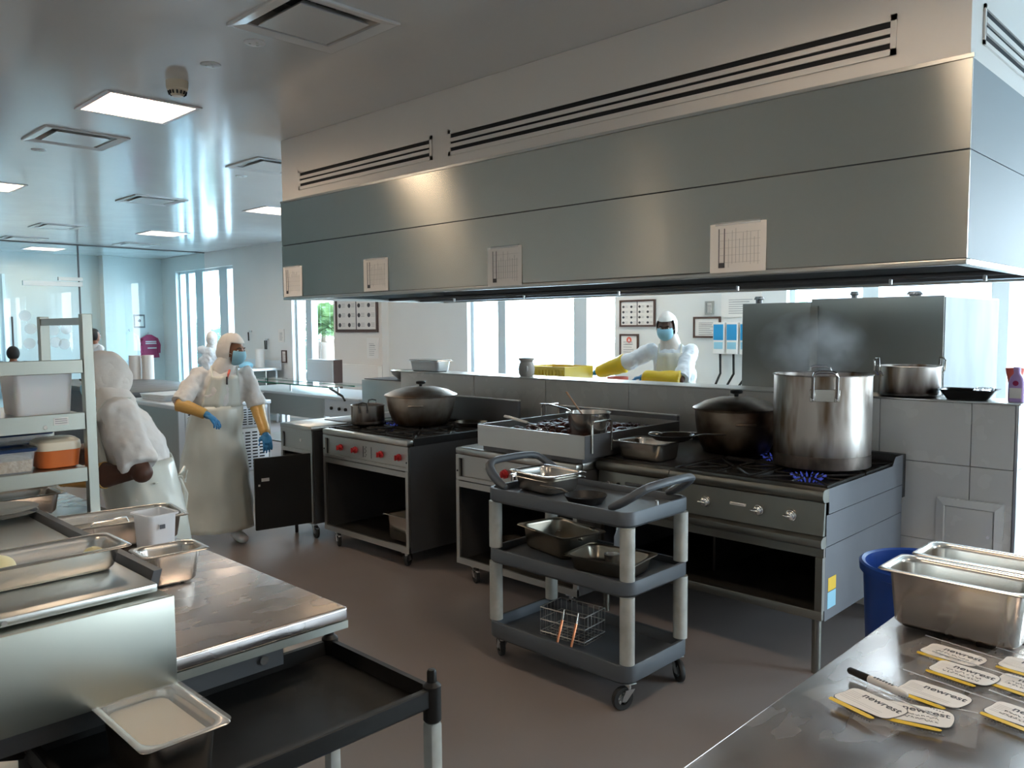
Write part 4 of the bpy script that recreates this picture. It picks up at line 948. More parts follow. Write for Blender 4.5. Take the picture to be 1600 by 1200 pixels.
# ------------------------------------------------------------------ utility cart
CX0, CX1, CY0, CY1 = -2.90, -2.02, 2.78, 3.27; cw, cd = CX1-CX0, CY1-CY0
ct = thing('utility_cart', 'three shelf slate grey plastic utility cart standing before the range', 'cart', (CX0, CY0, 0))
def cshelf(z, lip=.07, deep=.03):
    b = MB(); x, y = cw/2, cd/2
    b.rr([(x-.012, y-.012, .05, z), (x, y, .06, z+.012), (x, y, .06, z+lip-.006), (x-.004, y-.004, .056, z+lip), (x-.018, y-.018, .045, z+lip), (x-.024, y-.024, .04, z+lip-.01), (x-.026, y-.026, .04, z+lip-deep)], 6)
    for v_ in b.b.verts: v_.co.x += x; v_.co.y += y
    # bowed long sides
    for v_ in b.b.verts:
        if v_.co.y < .07: v_.co.y -= .03*(1-((v_.co.x-x)/x)**2)
    return b.build('shelf', K['cart'], ct)
def subdiv(o):
    pass
cshelf(.81); cshelf(.505); cshelf(.12, .085, .05)
for x, y in ((.035, .035), (cw-.035, .035), (.035, cd-.035), (cw-.035, cd-.035)):
    for z0, z1 in ((.206, .5045), (.576, .8095)): MB().rr([(.034, .03, .03, z0, x, y), (.034, .03, .03, z1, x, y)], 6).build('post', K['cart_leg'], ct)
for x, y, a in ((.05, .06, 2.6), (cw-.04, .05, -1.9), (.06, cd-.06, .5), (cw-.05, cd-.04, -.6)): caster(ct, x, y, .052, .119, a)
def chandle(x, sg):
    pts = [(x-sg*.10, .025, .882), (x-sg*.05, .022, .90), (x+sg*.02, .03, .945), (x+sg*.07, .06, .985), (x+sg*.085, .12, .995), (x+sg*.085, cd-.12, .995), (x+sg*.07, cd-.06, .985), (x+sg*.02, cd-.03, .945), (x-sg*.05, cd-.022, .90), (x-sg*.10, cd-.025, .882)]
    b = MB(); b.tube(pts, [.02, .027, .027, .025, .024, .024, .025, .027, .027, .02], 10, .8); o = b.build('handle', K['cart'], ct)
    m_ = o.modifiers.new('s', 'SUBSURF'); m_.levels = 1; m_.render_levels = 1
    MB().cyl((x+sg*.03, cd*.42, .885), (x+sg*.03, cd*.42, .905), .008, 10).build('bolt', K['chrome'], ct)
chandle(.03, -1); chandle(cw-.03, 1)
gn_pan('hotel_pan', 'shiny half size pan on the top shelf of the utility cart, topmost of its stack', 'food pan', .32, .26, .065, (-2.70, 3.02, .888), -.12, K['pan'])
gn_pan('hotel_pan', 'half size pan under the shiny pan on the top shelf of the cart', 'food pan', .315, .258, .075, (-2.702, 3.022, .8555), -.12, K['pan'])
t = thing('small_frying_pan', 'small black frying pan on the top shelf of the utility cart', 'frying pan', (-2.38, 2.93, .8525))
MB().lathe([(0, 0), (.078, 0), (.10, .035), (.103, .037), (.098, .038), (.076, .005), (0, .005)]).build('body', K['iron'], t)
MB().tube([(-.095, -.01, .033), (-.13, -.02, .048), (-.20, -.04, .052), (-.24, -.05, .055)], [.007, .009, .011, .008], 8, .5).build('handle', K['pan_worn'], t)
gn_pan('hotel_pan', 'large deep pan on the left of the middle cart shelf', 'food pan', .40, .28, .115, (-2.655, 3.07, .546), -.2, K['pan_worn'])
gn_pan('hotel_pan', 'shallow oily pan on the right of the middle cart shelf', 'food pan', .37, .27, .075, (-2.265, 2.97, .546), .15, K['pan_worn'])
t = thing('steel_cup', 'small steel cup sitting in the oily pan on the cart', 'cup', (-2.28, 3.0, .5505)); MB().lathe([(0, 0), (.03, 0), (.036, .06), (.038, .062), (.034, .062), (.028, .004), (0, .004)], n=20).build('body', K['pan'], t)
t = thing('spray_bottle', 'clear spray bottle at the back of the middle cart shelf', 'bottle', (-2.38, 3.205, .5465))
MB().lathe([(0, 0), (.03, 0), (.033, .01), (.033, .09), (.02, .125), (.011, .14), (.011, .155), (0, .155)], n=18).build('body', K['tub'], t)
b = MB(); b.box(-.012, .012, -.02, .035, .1555, .185, .004); b.tube([(0, -.02, .16), (0, -.035, .13)], .004, 6); b.build('trigger', K['cart_leg'], t)
# wire fryer basket on the bottom shelf
t = thing('fryer_basket', 'dark wire fryer basket with two copper coloured handles on the bottom cart shelf', 'wire basket', (-2.52, 3.0, .158), .1)
b = MB()
for z in (.02, .08, .14): b.tube([(-.13, -.09, z), (.13, -.09, z), (.13, .09, z), (-.13, .09, z), (-.13, -.09, z)], .003, 5)
for i in range(9):
    x = -.13+.26*i/8; b.tube([(x, -.09, .14), (x, -.09, .006), (x, .09, .006), (x, .09, .14)], .0015, 4)
for i in range(7):
    y = -.09+.18*i/6; b.tube([(-.13, y, .14), (-.13, y, .006), (.13, y, .006), (.13, y, .14)], .0015, 4)
b.build('mesh_body', K['stove'], t)
for x in (.02, .10):
    MB().tube([(x, -.092, .14), (x, -.10, .16), (x+.01, -.13, .12)], .004, 6).build('handle_root', K['pan'], t)
    MB().tube([(x+.01, -.13, .12), (x+.015, -.16, .07), (x+.014, -.185, .01)], .006, 8).build('handle', K['copper'], t, 'copper coloured handle')

# ------------------------------------------------------------------ left prep table with shelf
tb = thing('prep_table', 'long steel prep table in the left foreground', 'table', (-1.885, 1.27, 0))
MB().box(-2.35, 0, -2.4, 0, .862, .90, .008, 3).build('worktop', K['table'], tb)
MB().box(-2.35, -.0005, -2.4, -.0005, .84, .8615).build('lip', K['steel_y'], tb)
MB().box(-2.25, -.06, -2.3, -.17, .77, .8395).build('apron_rail', K['dark_side'], tb)
MB().cyl((-.061, -.23, .80), (-.052, -.23, .80), .012, 12).build('bolt', K['chrome'], tb)
MB().box(-2.2, -.1, -2.25, -.1, .25, .265).build('undershelf', K['steel'], tb)
for x in (-.32, -1.15, -2.2):
    for y in (-.14, -2.2): MB().cyl((x, y, 0), (x, y, .7595), .02, 14).build('leg', K['steel'], tb)
# raised steel unit on the table
bx = thing('steel_prep_unit', 'low steel cabinet unit with a flat lid built onto the left table', 'prep unit', (-1.885, .785, .901))
MB().box(-1.15, -.012, -1.7, 0, 0, .148, .003).build('body', K['steel_y'], bx)
MB().box(-.0115, .006, -1.7, -.0, -.062, .152, .003).build('side_panel', K['steel_y'], bx)
MB().box(-1.16, -.04, -1.7, -.02, .156, .176, .004).build('lid', K['steel'], bx)
MB().prism([(-.018, .15), (.004, .15), (.016, .19), (-.004, .19)], 'x', -1.15, -.10).build('end_guard', K['dark_side'], bx)
MB().cyl((-.038, -.34, .166), (-.033, -.34, .166), .006, 12).build('rivet', K['chrome'], bx)
pn = gn_pan('hotel_pan', 'long shallow pan with peeled potatoes on the prep unit lid', 'food pan', .53, .19, .065, (-2.17, .505, 1.0775), R_(90), K['pan'])
MB().rr([(.060, .228, .03, 1.083), (.064, .232, .03, 1.098)]).build('cream_sauce', K['cream_food'], label='pale cream sauce in the long shallow pan at the left edge', cat='food', kind='stuff', loc=(-2.17, .505, 0))
for i, (x, y, s_) in enumerate(((-2.18, .50, .036), (-2.15, .70, .026))):
    MB().ell((0, 0, 0), (s_*1.2, s_, s_*.8)).build('potato', K['potato'], loc=(x, y, 1.102+s_*.5), label=['large peeled potato in the long shallow pan at the left edge', 'smaller pale potato at the right end of the long shallow pan'][i], cat='potato', group='peeled potatoes in the pan')
for i, z in enumerate((1.078, 1.092)):
    MB().lathe([(0, 0), (.06, 0), (.10, .008), (.115, .012), (.116, .0135), (.10, .0115), (.06, .004), (0, .004)], n=36).build('plate', K['pan'], label=['lower steel plate of the pair on the prep unit at the left edge', 'upper steel plate of the pair on the prep unit at the left edge'][i], cat='plate', group='stacked plates', loc=(-2.99, .69, z))
# long pan with lid and spoon
lp = gn_pan('hotel_pan', 'full size long pan lying across the left table before the bending worker', 'food pan', .50, .27, .095, (-3.09, 1.06, .902), R_(82), K['pan'])
t = thing('pan_lid', 'steel lid with a bar handle lying inside the long pan on the left table', 'lid', (-3.09, 1.06, .955), R_(82)); MB().rr([(.21, .095, .03, 0), (.215, .10, .03, .003), (.19, .08, .03, .012), (.18, .07, .03, .010)]).build('plate', K['pan'], t)
MB().tube([(-.06, 0, .010), (-.05, 0, .03), (.06, 0, .034), (.07, 0, .010)], .005, 8).build('handle', K['chrome'], t)
t = thing('peeler', 'small navy handled peeler with a clear guard on the left table', 'peeler', (-2.985, .825, .902))
MB().tube([(-.0, -.02, .1), (.0, .0, .105), (.0, .02, .10)], [.018, .022, .016], 10).build('grip', K['navy'], t); MB().box(-.012, .012, -.012, .012, .0, .085).build('base', K['navy'], t); MB().box(-.02, .02, -.006, .006, .10, .135, .003).build('guard', K['tub'], t)
# clear tub
t = thing('plastic_tub', 'empty frosted plastic tub on the left table behind the sauce pan', 'tub', (-2.86, 1.135, .902), .1)
MB().rr([(.050, .040, .015, 0), (.056, .046, .018, .01), (.062, .052, .02, .13), (.070, .060, .022, .132), (.070, .060, .022, .138), (.060, .050, .02, .138), (.054, .044, .018, .012), (.048, .038, .015, .004)], 5).build('body', K['tub'], t)
MB().box(.0705, .0712, -.02, .0, .09, .105).build('sticker', K['ink'], t)
# sauce pan 1/6
gn_pan('hotel_pan', 'small deep pan with red sauce on the left table', 'food pan', .20, .155, .105, (-2.47, 1.02, .902), R_(86), K['pan'])
MB().rr([(.071, .048, .02, 0), (.073, .050, .02, .012)]).build('red_sauce', K['sauce'], label='spicy red sauce inside the small deep pan on the left table', cat='food', kind='stuff', loc=(-2.47, 1.02, .960), rz=R_(86))
# shelf frame
sf = thing('shelf_rack', 'open steel shelf rack standing on the left table with storage tubs', 'shelf rack', (-3.57, 1.17, .902))
def post(x, y, h): return MB().box(x-.02, x+.02, y-.02, y+.02, 0, h, .002, 1).build('post', K['steel_y'], sf)
post(0, 0, .84); post(-.55, 0, .835); post(0, -1.3, .84); post(-.55, -1.3, .835)
for z0, z1, nm in ((.60, .655, 'shelf_rail'), (.37, .44, 'shelf_rail'), (.155, .215, 'shelf_rail')):
    MB().box(-.004, .014, -1.279, -.021, z0, z1, .002, 1).build(nm, K['steel_y'], sf)
MB().box(-.529, -.021, -.015, .015, .795, .825).build('top_bar', K['steel'], sf)
for z in (.425, .205): MB().box(-.57, -.0045, -1.279, -.021, z, z+.008).build('shelf_board', K['steel'], sf)
MB().box(.0145, .0155, -.14, -.085, .395, .425).build('sticker', K['paper'], sf, 'small printed sticker'); b = MB()
for k in range(3): b.box(.0156, .0160, -.135, -.09, .418-.008*k, .420-.008*k)
b.build('sticker_print', K['ink'], sf)
MB().cyl((.014, -.17, .39), (.017, -.17, .39), .008, 12).build('screw', K['chrome'], sf)
sfz = .902
def tubbox(name, label, cat, hx_, hy_, h, loc, m, lid=None, lidm=None, fill=None, fm=None, rz=0):
    t = thing(name, label, cat, loc, rz)
    MB().rr([(hx_*.86, hy_*.86, .015, 0), (hx_*.9, hy_*.9, .02, .006), (hx_, hy_, .025, h-.006), (hx_+.006, hy_+.006, .025, h-.004), (hx_+.006, hy_+.006, .025, h), (hx_-.004, hy_-.004, .022, h), (hx_*.9-.004, hy_*.9-.004, .02, .01), (hx_*.86-.004, hy_*.86-.004, .015, .005)], 5).build('body', m, t)
    if lid: MB().rr([(hx_+.007, hy_+.007, .025, h+.001), (hx_+.009, hy_+.009, .025, h+.010), (hx_+.004, hy_+.004, .025, h+lid), (hx_-.012, hy_-.012, .02, h+lid-.001), (hx_-.016, hy_-.016, .02, h+lid-.008)], 5).build('lid', lidm, t)
    if fill: MB().rr([(hx_*.84, hy_*.84, .015, .0055), (hx_*.92, hy_*.92, .02, h*fill), (hx_*.5, hy_*.5, .02, h*fill+.012)], 5).build('contents', fm, t)
    return t
tubbox('storage_tub', 'tall frosted white storage tub on the upper shelf of the rack', 'tub', .11, .11, .185, (-3.72, 1.02, sfz+.4335), K['white_pl'])
tubbox('storage_tub', 'brown filled clear tub on the upper shelf at the left edge', 'tub', .09, .08, .15, (-3.72, .78, sfz+.4335), K['clear'], .02, K['tub'], .65, K['terracotta'])
t = thing('insulated_box', 'round orange container with a domed cream lid on the lower shelf', 'container', (-3.67, 1.065, sfz+.2135))
MB().rr([(.062, .066, .04, 0), (.072, .076, .045, .006), (.080, .084, .05, .075)], 8).build('body', K['orange'], t)
MB().rr([(.081, .085, .05, .0755), (.083, .087, .05, .085), (.080, .084, .05, .108), (.066, .070, .045, .120), (.04, .044, .03, .124)], 8).build('lid', K['cream_pl'], t)
tubbox('storage_tub', 'clear tub of rice with a navy lid on the lower shelf, front one', 'tub', .075, .085, .085, (-3.655, .885, sfz+.2135), K['clear'], .014, K['navy'], .6, K['rice'], 0)
tubbox('storage_tub', 'clear tub with a navy lid at the back of the lower shelf, lower of two', 'tub', .08, .10, .075, (-3.90, 1.00, sfz+.2135), K['clear'], .014, K['navy'])
tubbox('storage_tub', 'shallow clear tub with a navy lid at the back, topmost of its stack', 'tub', .08, .10, .03, (-3.90, 1.00, sfz+.304), K['clear'], .014, K['navy'])
gn_pan('hotel_pan', 'steel pan under the lowest shelf of the rack', 'food pan', .30, .24, .09, (-3.85, .97, .902), R_(90), K['pan'])
gn_pan('hotel_pan', 'second steel pan under the rack shelf, nearer the left edge', 'food pan', .26, .2, .08, (-3.80, .68, .902), R_(90), K['pan_worn'])

# ------------------------------------------------------------------ black tray cart
TX0, TX1, TY0, TY1 = -2.06, -1.565, .50, 1.325; tw, td = TX1-TX0, TY1-TY0
tc2 = thing('black_tray_cart', 'black plastic tray cart parked against the left table', 'cart', (TX0, TY0, 0))
def tray(z):
    b = MB(); x, y = tw/2, td/2
    b.rr([(x-.012, y-.012, .012, z-.055), (x, y, .016, z-.045), (x, y, .016, z-.003), (x-.003, y-.003, .014, z), (x-.018, y-.018, .012, z), (x-.022, y-.022, .012, z-.04)], 5)
    for v_ in b.b.verts: v_.co.x += x; v_.co.y += y
    return b.build('tray', K['blackpl'], tc2)
tray(.75); tray(.28)
for x, y in ((.0, .0), (tw, 0), (0, td), (tw, td)):
    ix = .012 if x == 0 else -.012; iy = .012 if y == 0 else -.012
    MB().lathe([(.020, .66), (.024, .665), (.024, .755), (.013, .765), (.013, .79), (.010, .797), (0, .798)], (x+ix, y+iy, 0), 18).build('corner_cap', K['blackpl'], tc2)
    MB().box(x+ix-.019, x+ix+.019, y+iy-.019, y+iy+.019, .3, .659, .008).build('post', K['cart_leg'], tc2)
    caster(tc2, x+ix*3, y+iy*3, .05, .215, .5)
MB().tube([(.012, -.0, .72), (.01, -.10, .75), (.03, -.155, .775), (.1, -.165, .785), (tw-.1, -.165, .785), (tw-.03, -.155, .775), (tw-.01, -.10, .75), (tw-.012, 0, .72)], .02, 10, .8).build('handle', K['blackpl'], tc2)
pn = gn_pan('lidded_pan', 'film covered steel pan of pale food on the black tray cart', 'food pan', .32, .19, .13, (-1.765, .69, .712), 0, K['pan'])
MB().rr([(.128, .063, .03, 0), (.130, .065, .03, .014)]).build('pale_food', K['cream_food'], label='smooth pale food under the film in the pan on the black tray cart', cat='food', kind='stuff', loc=(-1.765, .69, .802))
MB().rr([(.163, .098, .025, .8435), (.164, .099, .025, .8455)]).build('cling_film', K['bag'], label='clear cling film stretched over the pan on the black tray cart', cat='film', loc=(-1.765, .69, 0))
b = MB(); rnd = random.Random(8)
b.grid([i/10 for i in range(11)], [j/8 for j in range(9)], lambda u, v_: (-.12+.24*u+.02*sin(v_*9), -.13+.26*v_+.02*sin(u*7), .05+.09*sin(pi*u)*sin(pi*v_)*(1+.3*sin(u*19+v_*13))))
b.build('blue_sack', K['blue'], label='crumpled shiny blue plastic sack on the lower shelf of the black tray cart', cat='sack', loc=(-1.80, 1.15, .24))

# ------------------------------------------------------------------ right hand table
rt = thing('steel_table', 'steel table top in the right foreground with bags and pans', 'table', (-.755, 2.56, 0))
MB().box(0, 1.3, -2.2, 0, .86, .90, .006, 3).build('worktop', K['table'], rt)
MB().box(0.05, 1.25, -2.15, -.05, .79, .8595).build('apron_rail', K['steel'], rt)
for x in (.08, 1.2):
    for y in (-.08, -2.1): MB().cyl((x, y, 0), (x, y, .7895), .022, 14).build('leg', K['steel'], rt)
gn_pan('deep_pan', 'front deep steel pan on the right hand table', 'food pan', .345, .185, .15, (-.592, 2.215, .902), -.02, K['pan'], 'deep pans on the right hand table')
gn_pan('deep_pan', 'rear deep steel pan on the right hand table, behind the front one', 'food pan', .345, .185, .15, (-.575, 2.415, .902), -.0, K['pan'], 'deep pans on the right hand table')
mk = thing('marker_pen', 'black capped white marker pen lying across the clear bags', 'marker pen', (-.62, 1.75, .914), R_(-17))
MB().tube([(-.075, 0, 0), (-.071, 0, 0), (-.03, 0, 0), (-.022, 0, 0)], [.005, .0075, .0085, .0085], 14).build('cap', K['blackpl'], mk)
MB().tube([(-.022, 0, 0), (.055, 0, 0), (.066, 0, 0), (.070, 0, 0)], [.0082, .0082, .006, .003], 14).build('barrel', K['paper'], mk)
b = MB()
for k in range(7): b.box(-.01+k*.007, -.006+k*.007, -.003, .003+.001*(k % 2), .0079, .0086)
b.build('barrel_print', K['ink'], mk)
def txt(s_, size, loc, parent, m, rz=0, shear=0):
    cu = bpy.data.curves.new('lettering', 'FONT'); cu.body = s_; cu.size = size; cu.extrude = .0001; cu.offset = .0005; cu.shear = shear; cu.align_x = 'CENTER'; cu.align_y = 'CENTER'
    o = bpy.data.objects.new('lettering', cu); me = bpy.data.meshes.new_from_object(o); bpy.data.objects.remove(o); me.name = 'lettering'; me.materials.clear(); me.materials.append(m)
    o = bpy.data.objects.new('lettering', me); C.objects.link(o); o.parent = parent; o.location = loc; o.rotation_euler = (0, 0, rz); return o
def label_bag(lb, x, y, rz, blank=False, z=.9015, seed=0, half=False):
    t = thing('labelled_bag', lb, 'bag', (x, y, z), rz, 'clear labelled bags on the right hand table'); r2 = random.Random(seed)
    o = MB().grid([-.105+.21*i/14 for i in range(15)], [-.08+.16*j/10 for j in range(11)], lambda u, v_: (u, v_, .0035+.0016*sin(u*70+seed)*sin(v_*60+seed*2)+.0012*sin(u*150+v_*40))).build('film', K['bag'], t, smooth=80)
    b = MB(); b.box(-.102, .102, .068, .0715, .0055, .0068); b.build('zip_strip', K['tub'], t)
    def outline(hw, hh, cx=0, cy=0, n=40):
        out = []
        for i in range(n):
            a = 2*pi*i/n; ca, sa = cos(a), sin(a); k = (abs(ca)**5+abs(sa)**5)**(-1/5)
            out.append((cx+hw*ca*k*(1+.03*sin(a*3+1)), cy+hh*sa*k*(1+.10*sin(a*2+.5))))
        return out
    MB().prism(outline(.064, .043, 0, .004), 'z', .0062, .0066).build('label_border', K['ink'], t)
    MB().prism(outline(.0625, .0415, 0, .004), 'z', .0067, .0071).build('label', K['paper'], t)
    MB().prism(outline(.052, .007, -.006, -.0465), 'z', .0062, .0069).build('yellow_band', K['yellow'], t)
    txt('newrest', .026, (.014, .022, .0073), t, K['ink'])
    b = MB()
    for k in range(4): b.box(-.055, -.022, .018-.007*k, .0186-.007*k, .0072, .0074)
    for k in range(2): b.box(-.055, .04, -.012-.007*k, -.0115-.007*k, .0072, .0074)
    b.build('ruled_print', K['lightink'], t)
    b = MB()
    for k in range(16): b.box(-.04+.006*k, -.037+.006*k, -.064, -.0615, .0058, .0062)
    b.build('caption_print', K['ink'], t)
    if not blank:
        b = MB()
        for ln in range(2):
            xx = -.035
            while xx < .04:
                p = [(xx+.002*q+r2.uniform(-.0015, .0015), (-.001 if ln == 0 else -.016)+r2.uniform(-.005, .005), .0074) for q in range(4)]
                b.tube(p, .0006, 4); xx += .0085
        b.build('handwriting', K['ink'], t)
    return t
for i, (lb, x, y, rz, blank) in enumerate((
    ('blank newly printed bag at the left of the right hand table, nearest the edge', -.60, 1.645, R_(-18), True),
    ('bag with writing lying half under the leftmost bag, below the marker', -.515, 1.665, R_(12), False),
    ('bag with a blank label just right of the marker pen', -.52, 1.78, R_(-10), True),
    ('handwritten bag in the middle row, right of the marker pen cap', -.505, 1.93, R_(-10), False),
    ('handwritten bag nearest the front deep pan', -.555, 2.03, R_(-12), False),
    ('bag cut by the right edge of the photo, middle row', -.385, 1.955, R_(-12), False),
    ('bag at the lower right corner of the photo with smudged writing', -.36, 1.79, R_(-14), False),
    ('bag beside the front deep pan at the right edge', -.40, 2.06, R_(-8), True))): label_bag(lb, x, y, rz, blank, .9015+.0012*(i % 4)+(.003 if i == 0 else 0), i)
# blue bin
t = thing('blue_bin', 'round royal blue plastic bin beside the gas range', 'bin', (-.98, 3.22, 0))
MB().lathe([(0, 0), (.17, 0), (.18, .02), (.215, .74), (.228, .745), (.230, .775), (.220, .78), (.208, .775), (.172, .03), (0, .02)], n=48).build('body', K['blue'], t)

# ------------------------------------------------------------------ behind the partition
dw = thing('dish_machine', 'big grey steel dishwashing machine casing behind the tiled partition', 'dishwasher', (-2.98, 5.5, 0))
MB().box(0, .52, 0, 1.25, .02, 1.83, .004).build('casing', K['machine'], dw); MB().box(.522, 1.37, .0, 1.25, .02, 1.85, .004).build('casing', K['machine'], dw)
MB().box(.52, .575, -.012, -.0005, .9, 1.80).build('joint_strip', K['range'], dw); MB().box(1.371, 1.375, .01, 1.24, .3, 1.84).build('side_cover', K['side_cover'], dw)
for x, y, h, r_ in ((.08, .1, .05, .035), (.62, .5, .06, .03), (1.0, .6, .05, .05), (1.12, .3, .03, .03)):
    MB().lathe([(r_*.7, 1.83), (r_*.7, 1.83+h*.5), (r_*1.1, 1.83+h*.6), (r_*.8, 1.83+h), (0, 1.83+h)], (x, y, .002+(.02 if x > .52 else 0)), 14).build('vent_cap', K['dark_side'], dw)
sk = thing('wash_table', 'steel washing table behind the partition under the yellow gloves', 'table', (-5.9, 5.28, 0))
MB().box(0, 2.5, 0, .62, .86, .90, .004).build('worktop', K['steel'], sk)
for x in (.06, 2.44):
    for y in (.06, .56): MB().cyl((x, y, 0), (x, y, .8595), .02, 12).build('leg', K['steel'], sk)
t = thing('yellow_crate', 'yellow plastic crate just visible over the partition beside the stone jar', 'crate', (-4.92, 5.66, .902))
b = MB(); w2, d2, h2 = .25, .2, .41
b.rings([[(sx_*q*w2, sy_*q*d2, z) for sx_, sy_ in ((-1, -1), (1, -1), (1, 1), (-1, 1))] for q, z in ((.96, 0), (1, h2), (.97, h2), (.93, .01))])
b.build('body', K['yellow_pl'], t, smooth=0); b = MB()
for i in range(12): x = -w2+.03+i*(2*w2-.06)/11; b.box(x-.006, x+.006, -d2-.008, -d2+.004, .02, h2-.02)
b.build('ribs', K['yellow_pl'], t); MB().box(-w2-.01, w2+.01, -d2-.012, -d2-.0085, h2-.03, h2).build('rim', K['yellow_pl'], t)
t = thing('red_bucket', 'red cloth bucket between the yellow gloved hands', 'bucket', (-4.12, 5.50, .902)); MB().lathe([(0, 0), (.07, 0), (.09, .34), (.094, .345), (.086, .345), (.066, .01), (0, .01)], n=20).build('body', K['coral'], t)
def poster(name, label, cat, x0, x1, z0, z1, y, fm, n=0, logo=False, group=None):
    t = thing(name, label, cat, (x0, y, z0), group=group); w_, h_ = x1-x0, z1-z0; fw = .02 if min(w_, h_) < .45 else .045
    if fm:
        b = MB(); b.box(0, w_, -.022, -.002, 0, fw); b.box(0, w_, -.022, -.002, h_-fw, h_); b.box(0, fw, -.022, -.002, fw, h_-fw); b.box(w_-fw, w_, -.022, -.002, fw, h_-fw); b.build('frame', fm, t)
    else: fw = .004
    MB().box(fw, w_-fw, -.012, -.003, fw, h_-fw).build('sheet', K['paper'], t)
    b = MB(); b2 = MB(); rr2 = random.Random(n+int(w_*100))
    if n == 12:
        for i in range(4):
            for j in range(4):
                x = fw+(w_-2*fw)*(i+.2)/4; z = fw+(h_-2*fw)*(j+.2)/4.4; b.ell((x+.02*w_, -.0135, z+.05*h_), (.035*w_, .0012, .045*h_), n=8, m=6); 
                for k in range(3): b2.box(x+.07*w_, x+.15*w_, -.0135, -.0121, z+.02*h_+.03*h_*k, z+.03*h_+.03*h_*k)
        b.box(w_*.49, w_*.51, -.0135, -.0121, fw, h_-fw); b.box(w_*.3, w_*.7, -.0135, -.0121, h_*.93, h_*.95)
    else:
        for k in range(7): z = h_*(.15+.09*k); b2.box(w_*.2, w_*(.6+.2*rr2.random()), -.0135, -.0121, z, z+.008)
        b.box(w_*.3, w_*.7, -.0135, -.0121, h_*.62, h_*.635)
    b.build('print', K['ink'], t); b2.build('faint_print', K['lightink'], t)
    if logo:
        MB().lathe([(0, 0), (.035, 0), (.035, .001), (0, .001)], n=24).build('emblem', K['coral'], t).rotation_euler = (R_(90), 0, 0)
        e_ = [c_ for c_ in t.children if c_.name.startswith('emblem')][0]; e_.location = (w_/2, -.0125, h_*.78)
        MB().prism([(-.015, -.012), (.015, -.012), (.008, .004), (0, .02), (-.008, .004)], 'y', -.0142, -.0137).build('emblem_mark', K['paper'], t, loc=(w_/2, 0, h_*.78))
    return t
YW = YB-.001
poster('handwash_poster', 'large brown framed poster of hand washing steps on the warm lit pier', 'poster', -11.10, -9.98, 1.60, 2.35, 7.379, K['brown_frame'], 12)
poster('wall_notice', 'small unframed notice on the warm lit pier under the brown poster', 'notice', -10.28, -9.98, 1.20, 1.52, 7.379, None, 3)
poster('instruction_poster', 'brown framed instruction poster on the wall left of the gloved worker', 'poster', -5.58, -5.10, 1.66, 1.96, YW, K['brown_frame'], 12)
poster('certificate', 'narrow framed certificate with a red emblem below the instruction poster', 'poster', -5.58, -5.32, 1.27, 1.58, YW, K['brown_frame'], 5, True)
poster('certificate', 'framed notice on the wall right of the gloved worker', 'poster', -4.62, -4.30, 1.54, 1.76, YW, K['brown_frame'], 6)
poster('wall_notice', 'large faint unframed chart high on the wall above the blue dispensers', 'notice', -4.30, -3.85, 1.75, 2.0, YW, None, 7)
poster('small_sign', 'tiny framed sign high on the wall between worker and chart', 'sign', -4.48, -4.38, 1.78, 1.92, YW, K['stove'], 8)
poster('wall_notice', 'grey notice on the back wall left of the middle window', 'notice', -13.1, -12.9, 1.42, 1.66, YW, None, 9)
poster('small_sign', 'small framed sign above the far white table', 'sign', -13.0, -12.84, 1.06, 1.28, YW, K['brown_frame'], 10)
for i, x in enumerate((-4.28, -4.13, -3.98)):
    t = thing('soap_dispenser', ['left blue and white dosing box on the wall', 'middle blue and white dosing box on the wall', 'right blue and white dosing box on the wall'][i], 'dispenser', (x, YW, 1.38), group='dosing boxes on the wall')
    MB().box(-.065, .065, -.09, 0, 0, .32, .008).build('body', K['paper'], t); MB().box(-.055, .055, -.0925, -.0905, .14, .30).build('blue_panel', K['cyan_box'], t)
    MB().box(-.05, .05, -.0925, -.0905, .05, .12).build('faint_print', K['mask'], t)
    MB().tube([(0, -.05, 0), (.01, -.06, -.2), (-.06-.03*i, -.1, -.40), (-.04, -.14, -.55), (.05, -.1, -.75)], .012, 8).build('hose', K['blackpl'], t)
b = MB()
# ------------------------------------------------------------------ far left part of the kitchen
vc = thing('vented_counter', 'bright steel refrigerated counter with louvred panels behind the middle worker', 'counter', (-9.45, 3.46, 0))
vw, vd = 1.42, 1.02
MB().box(0, vw, 0, vd, .86, .90, .006).build('worktop', K['counter_w'], vc)
MB().box(0.01, vw-.02, .01, vd-.01, .15, .859).build('body', K['steel'], vc)
def louvre(y0, y1, z0, z1, cols_, rows_):
    MB().box(vw-.0195, vw-.004, y0, y1, z0, z1, .003).build('panel', K['counter_w'], vc)
    b = MB()
    for i in range(cols_):
        for j in range(rows_):
            yy = y0+.03+(y1-y0-.06)*i/cols_; zz = z0+.03+(z1-z0-.05)*j/rows_; b.box(vw-.0045, vw-.003, yy, yy+(y1-y0-.06)/cols_*.72, zz, zz+(z1-z0-.05)/rows_*.45)
    b.build('louvre_slots', K['slot'], vc)
louvre(.07, .50, .62, .85, 3, 6); louvre(.52, .98, .62, .85, 6, 7); louvre(.52, .98, .16, .61, 5, 12)
MB().box(vw-.0195, vw-.006, .07, .50, .16, .20).build('bottom_rail', K['counter_w'], vc)
for y in (.0, .5, .985): MB().box(vw-.0195, vw, y, y+.02 if y else .06, .14, .859).build('upright', K['counter_w'], vc)
for x in (.08, vw-.06):
    for y in (.05, vd-.06): MB().lathe([(.03, .0), (.03, .01), (.022, .02), (.022, .14), (0, .14)], (x, y, 0), 14).build('foot', K['bolt'], vc)
MB().box(.1, .6, -.006, .0005, .6, .8).build('side_label', K['counter_w'], vc)
gn_pan('hotel_pan', 'steel pan standing on the vented counter, left one', 'food pan', .30, .24, .10, (-8.45, 3.85, .902), .1, K['pan'])
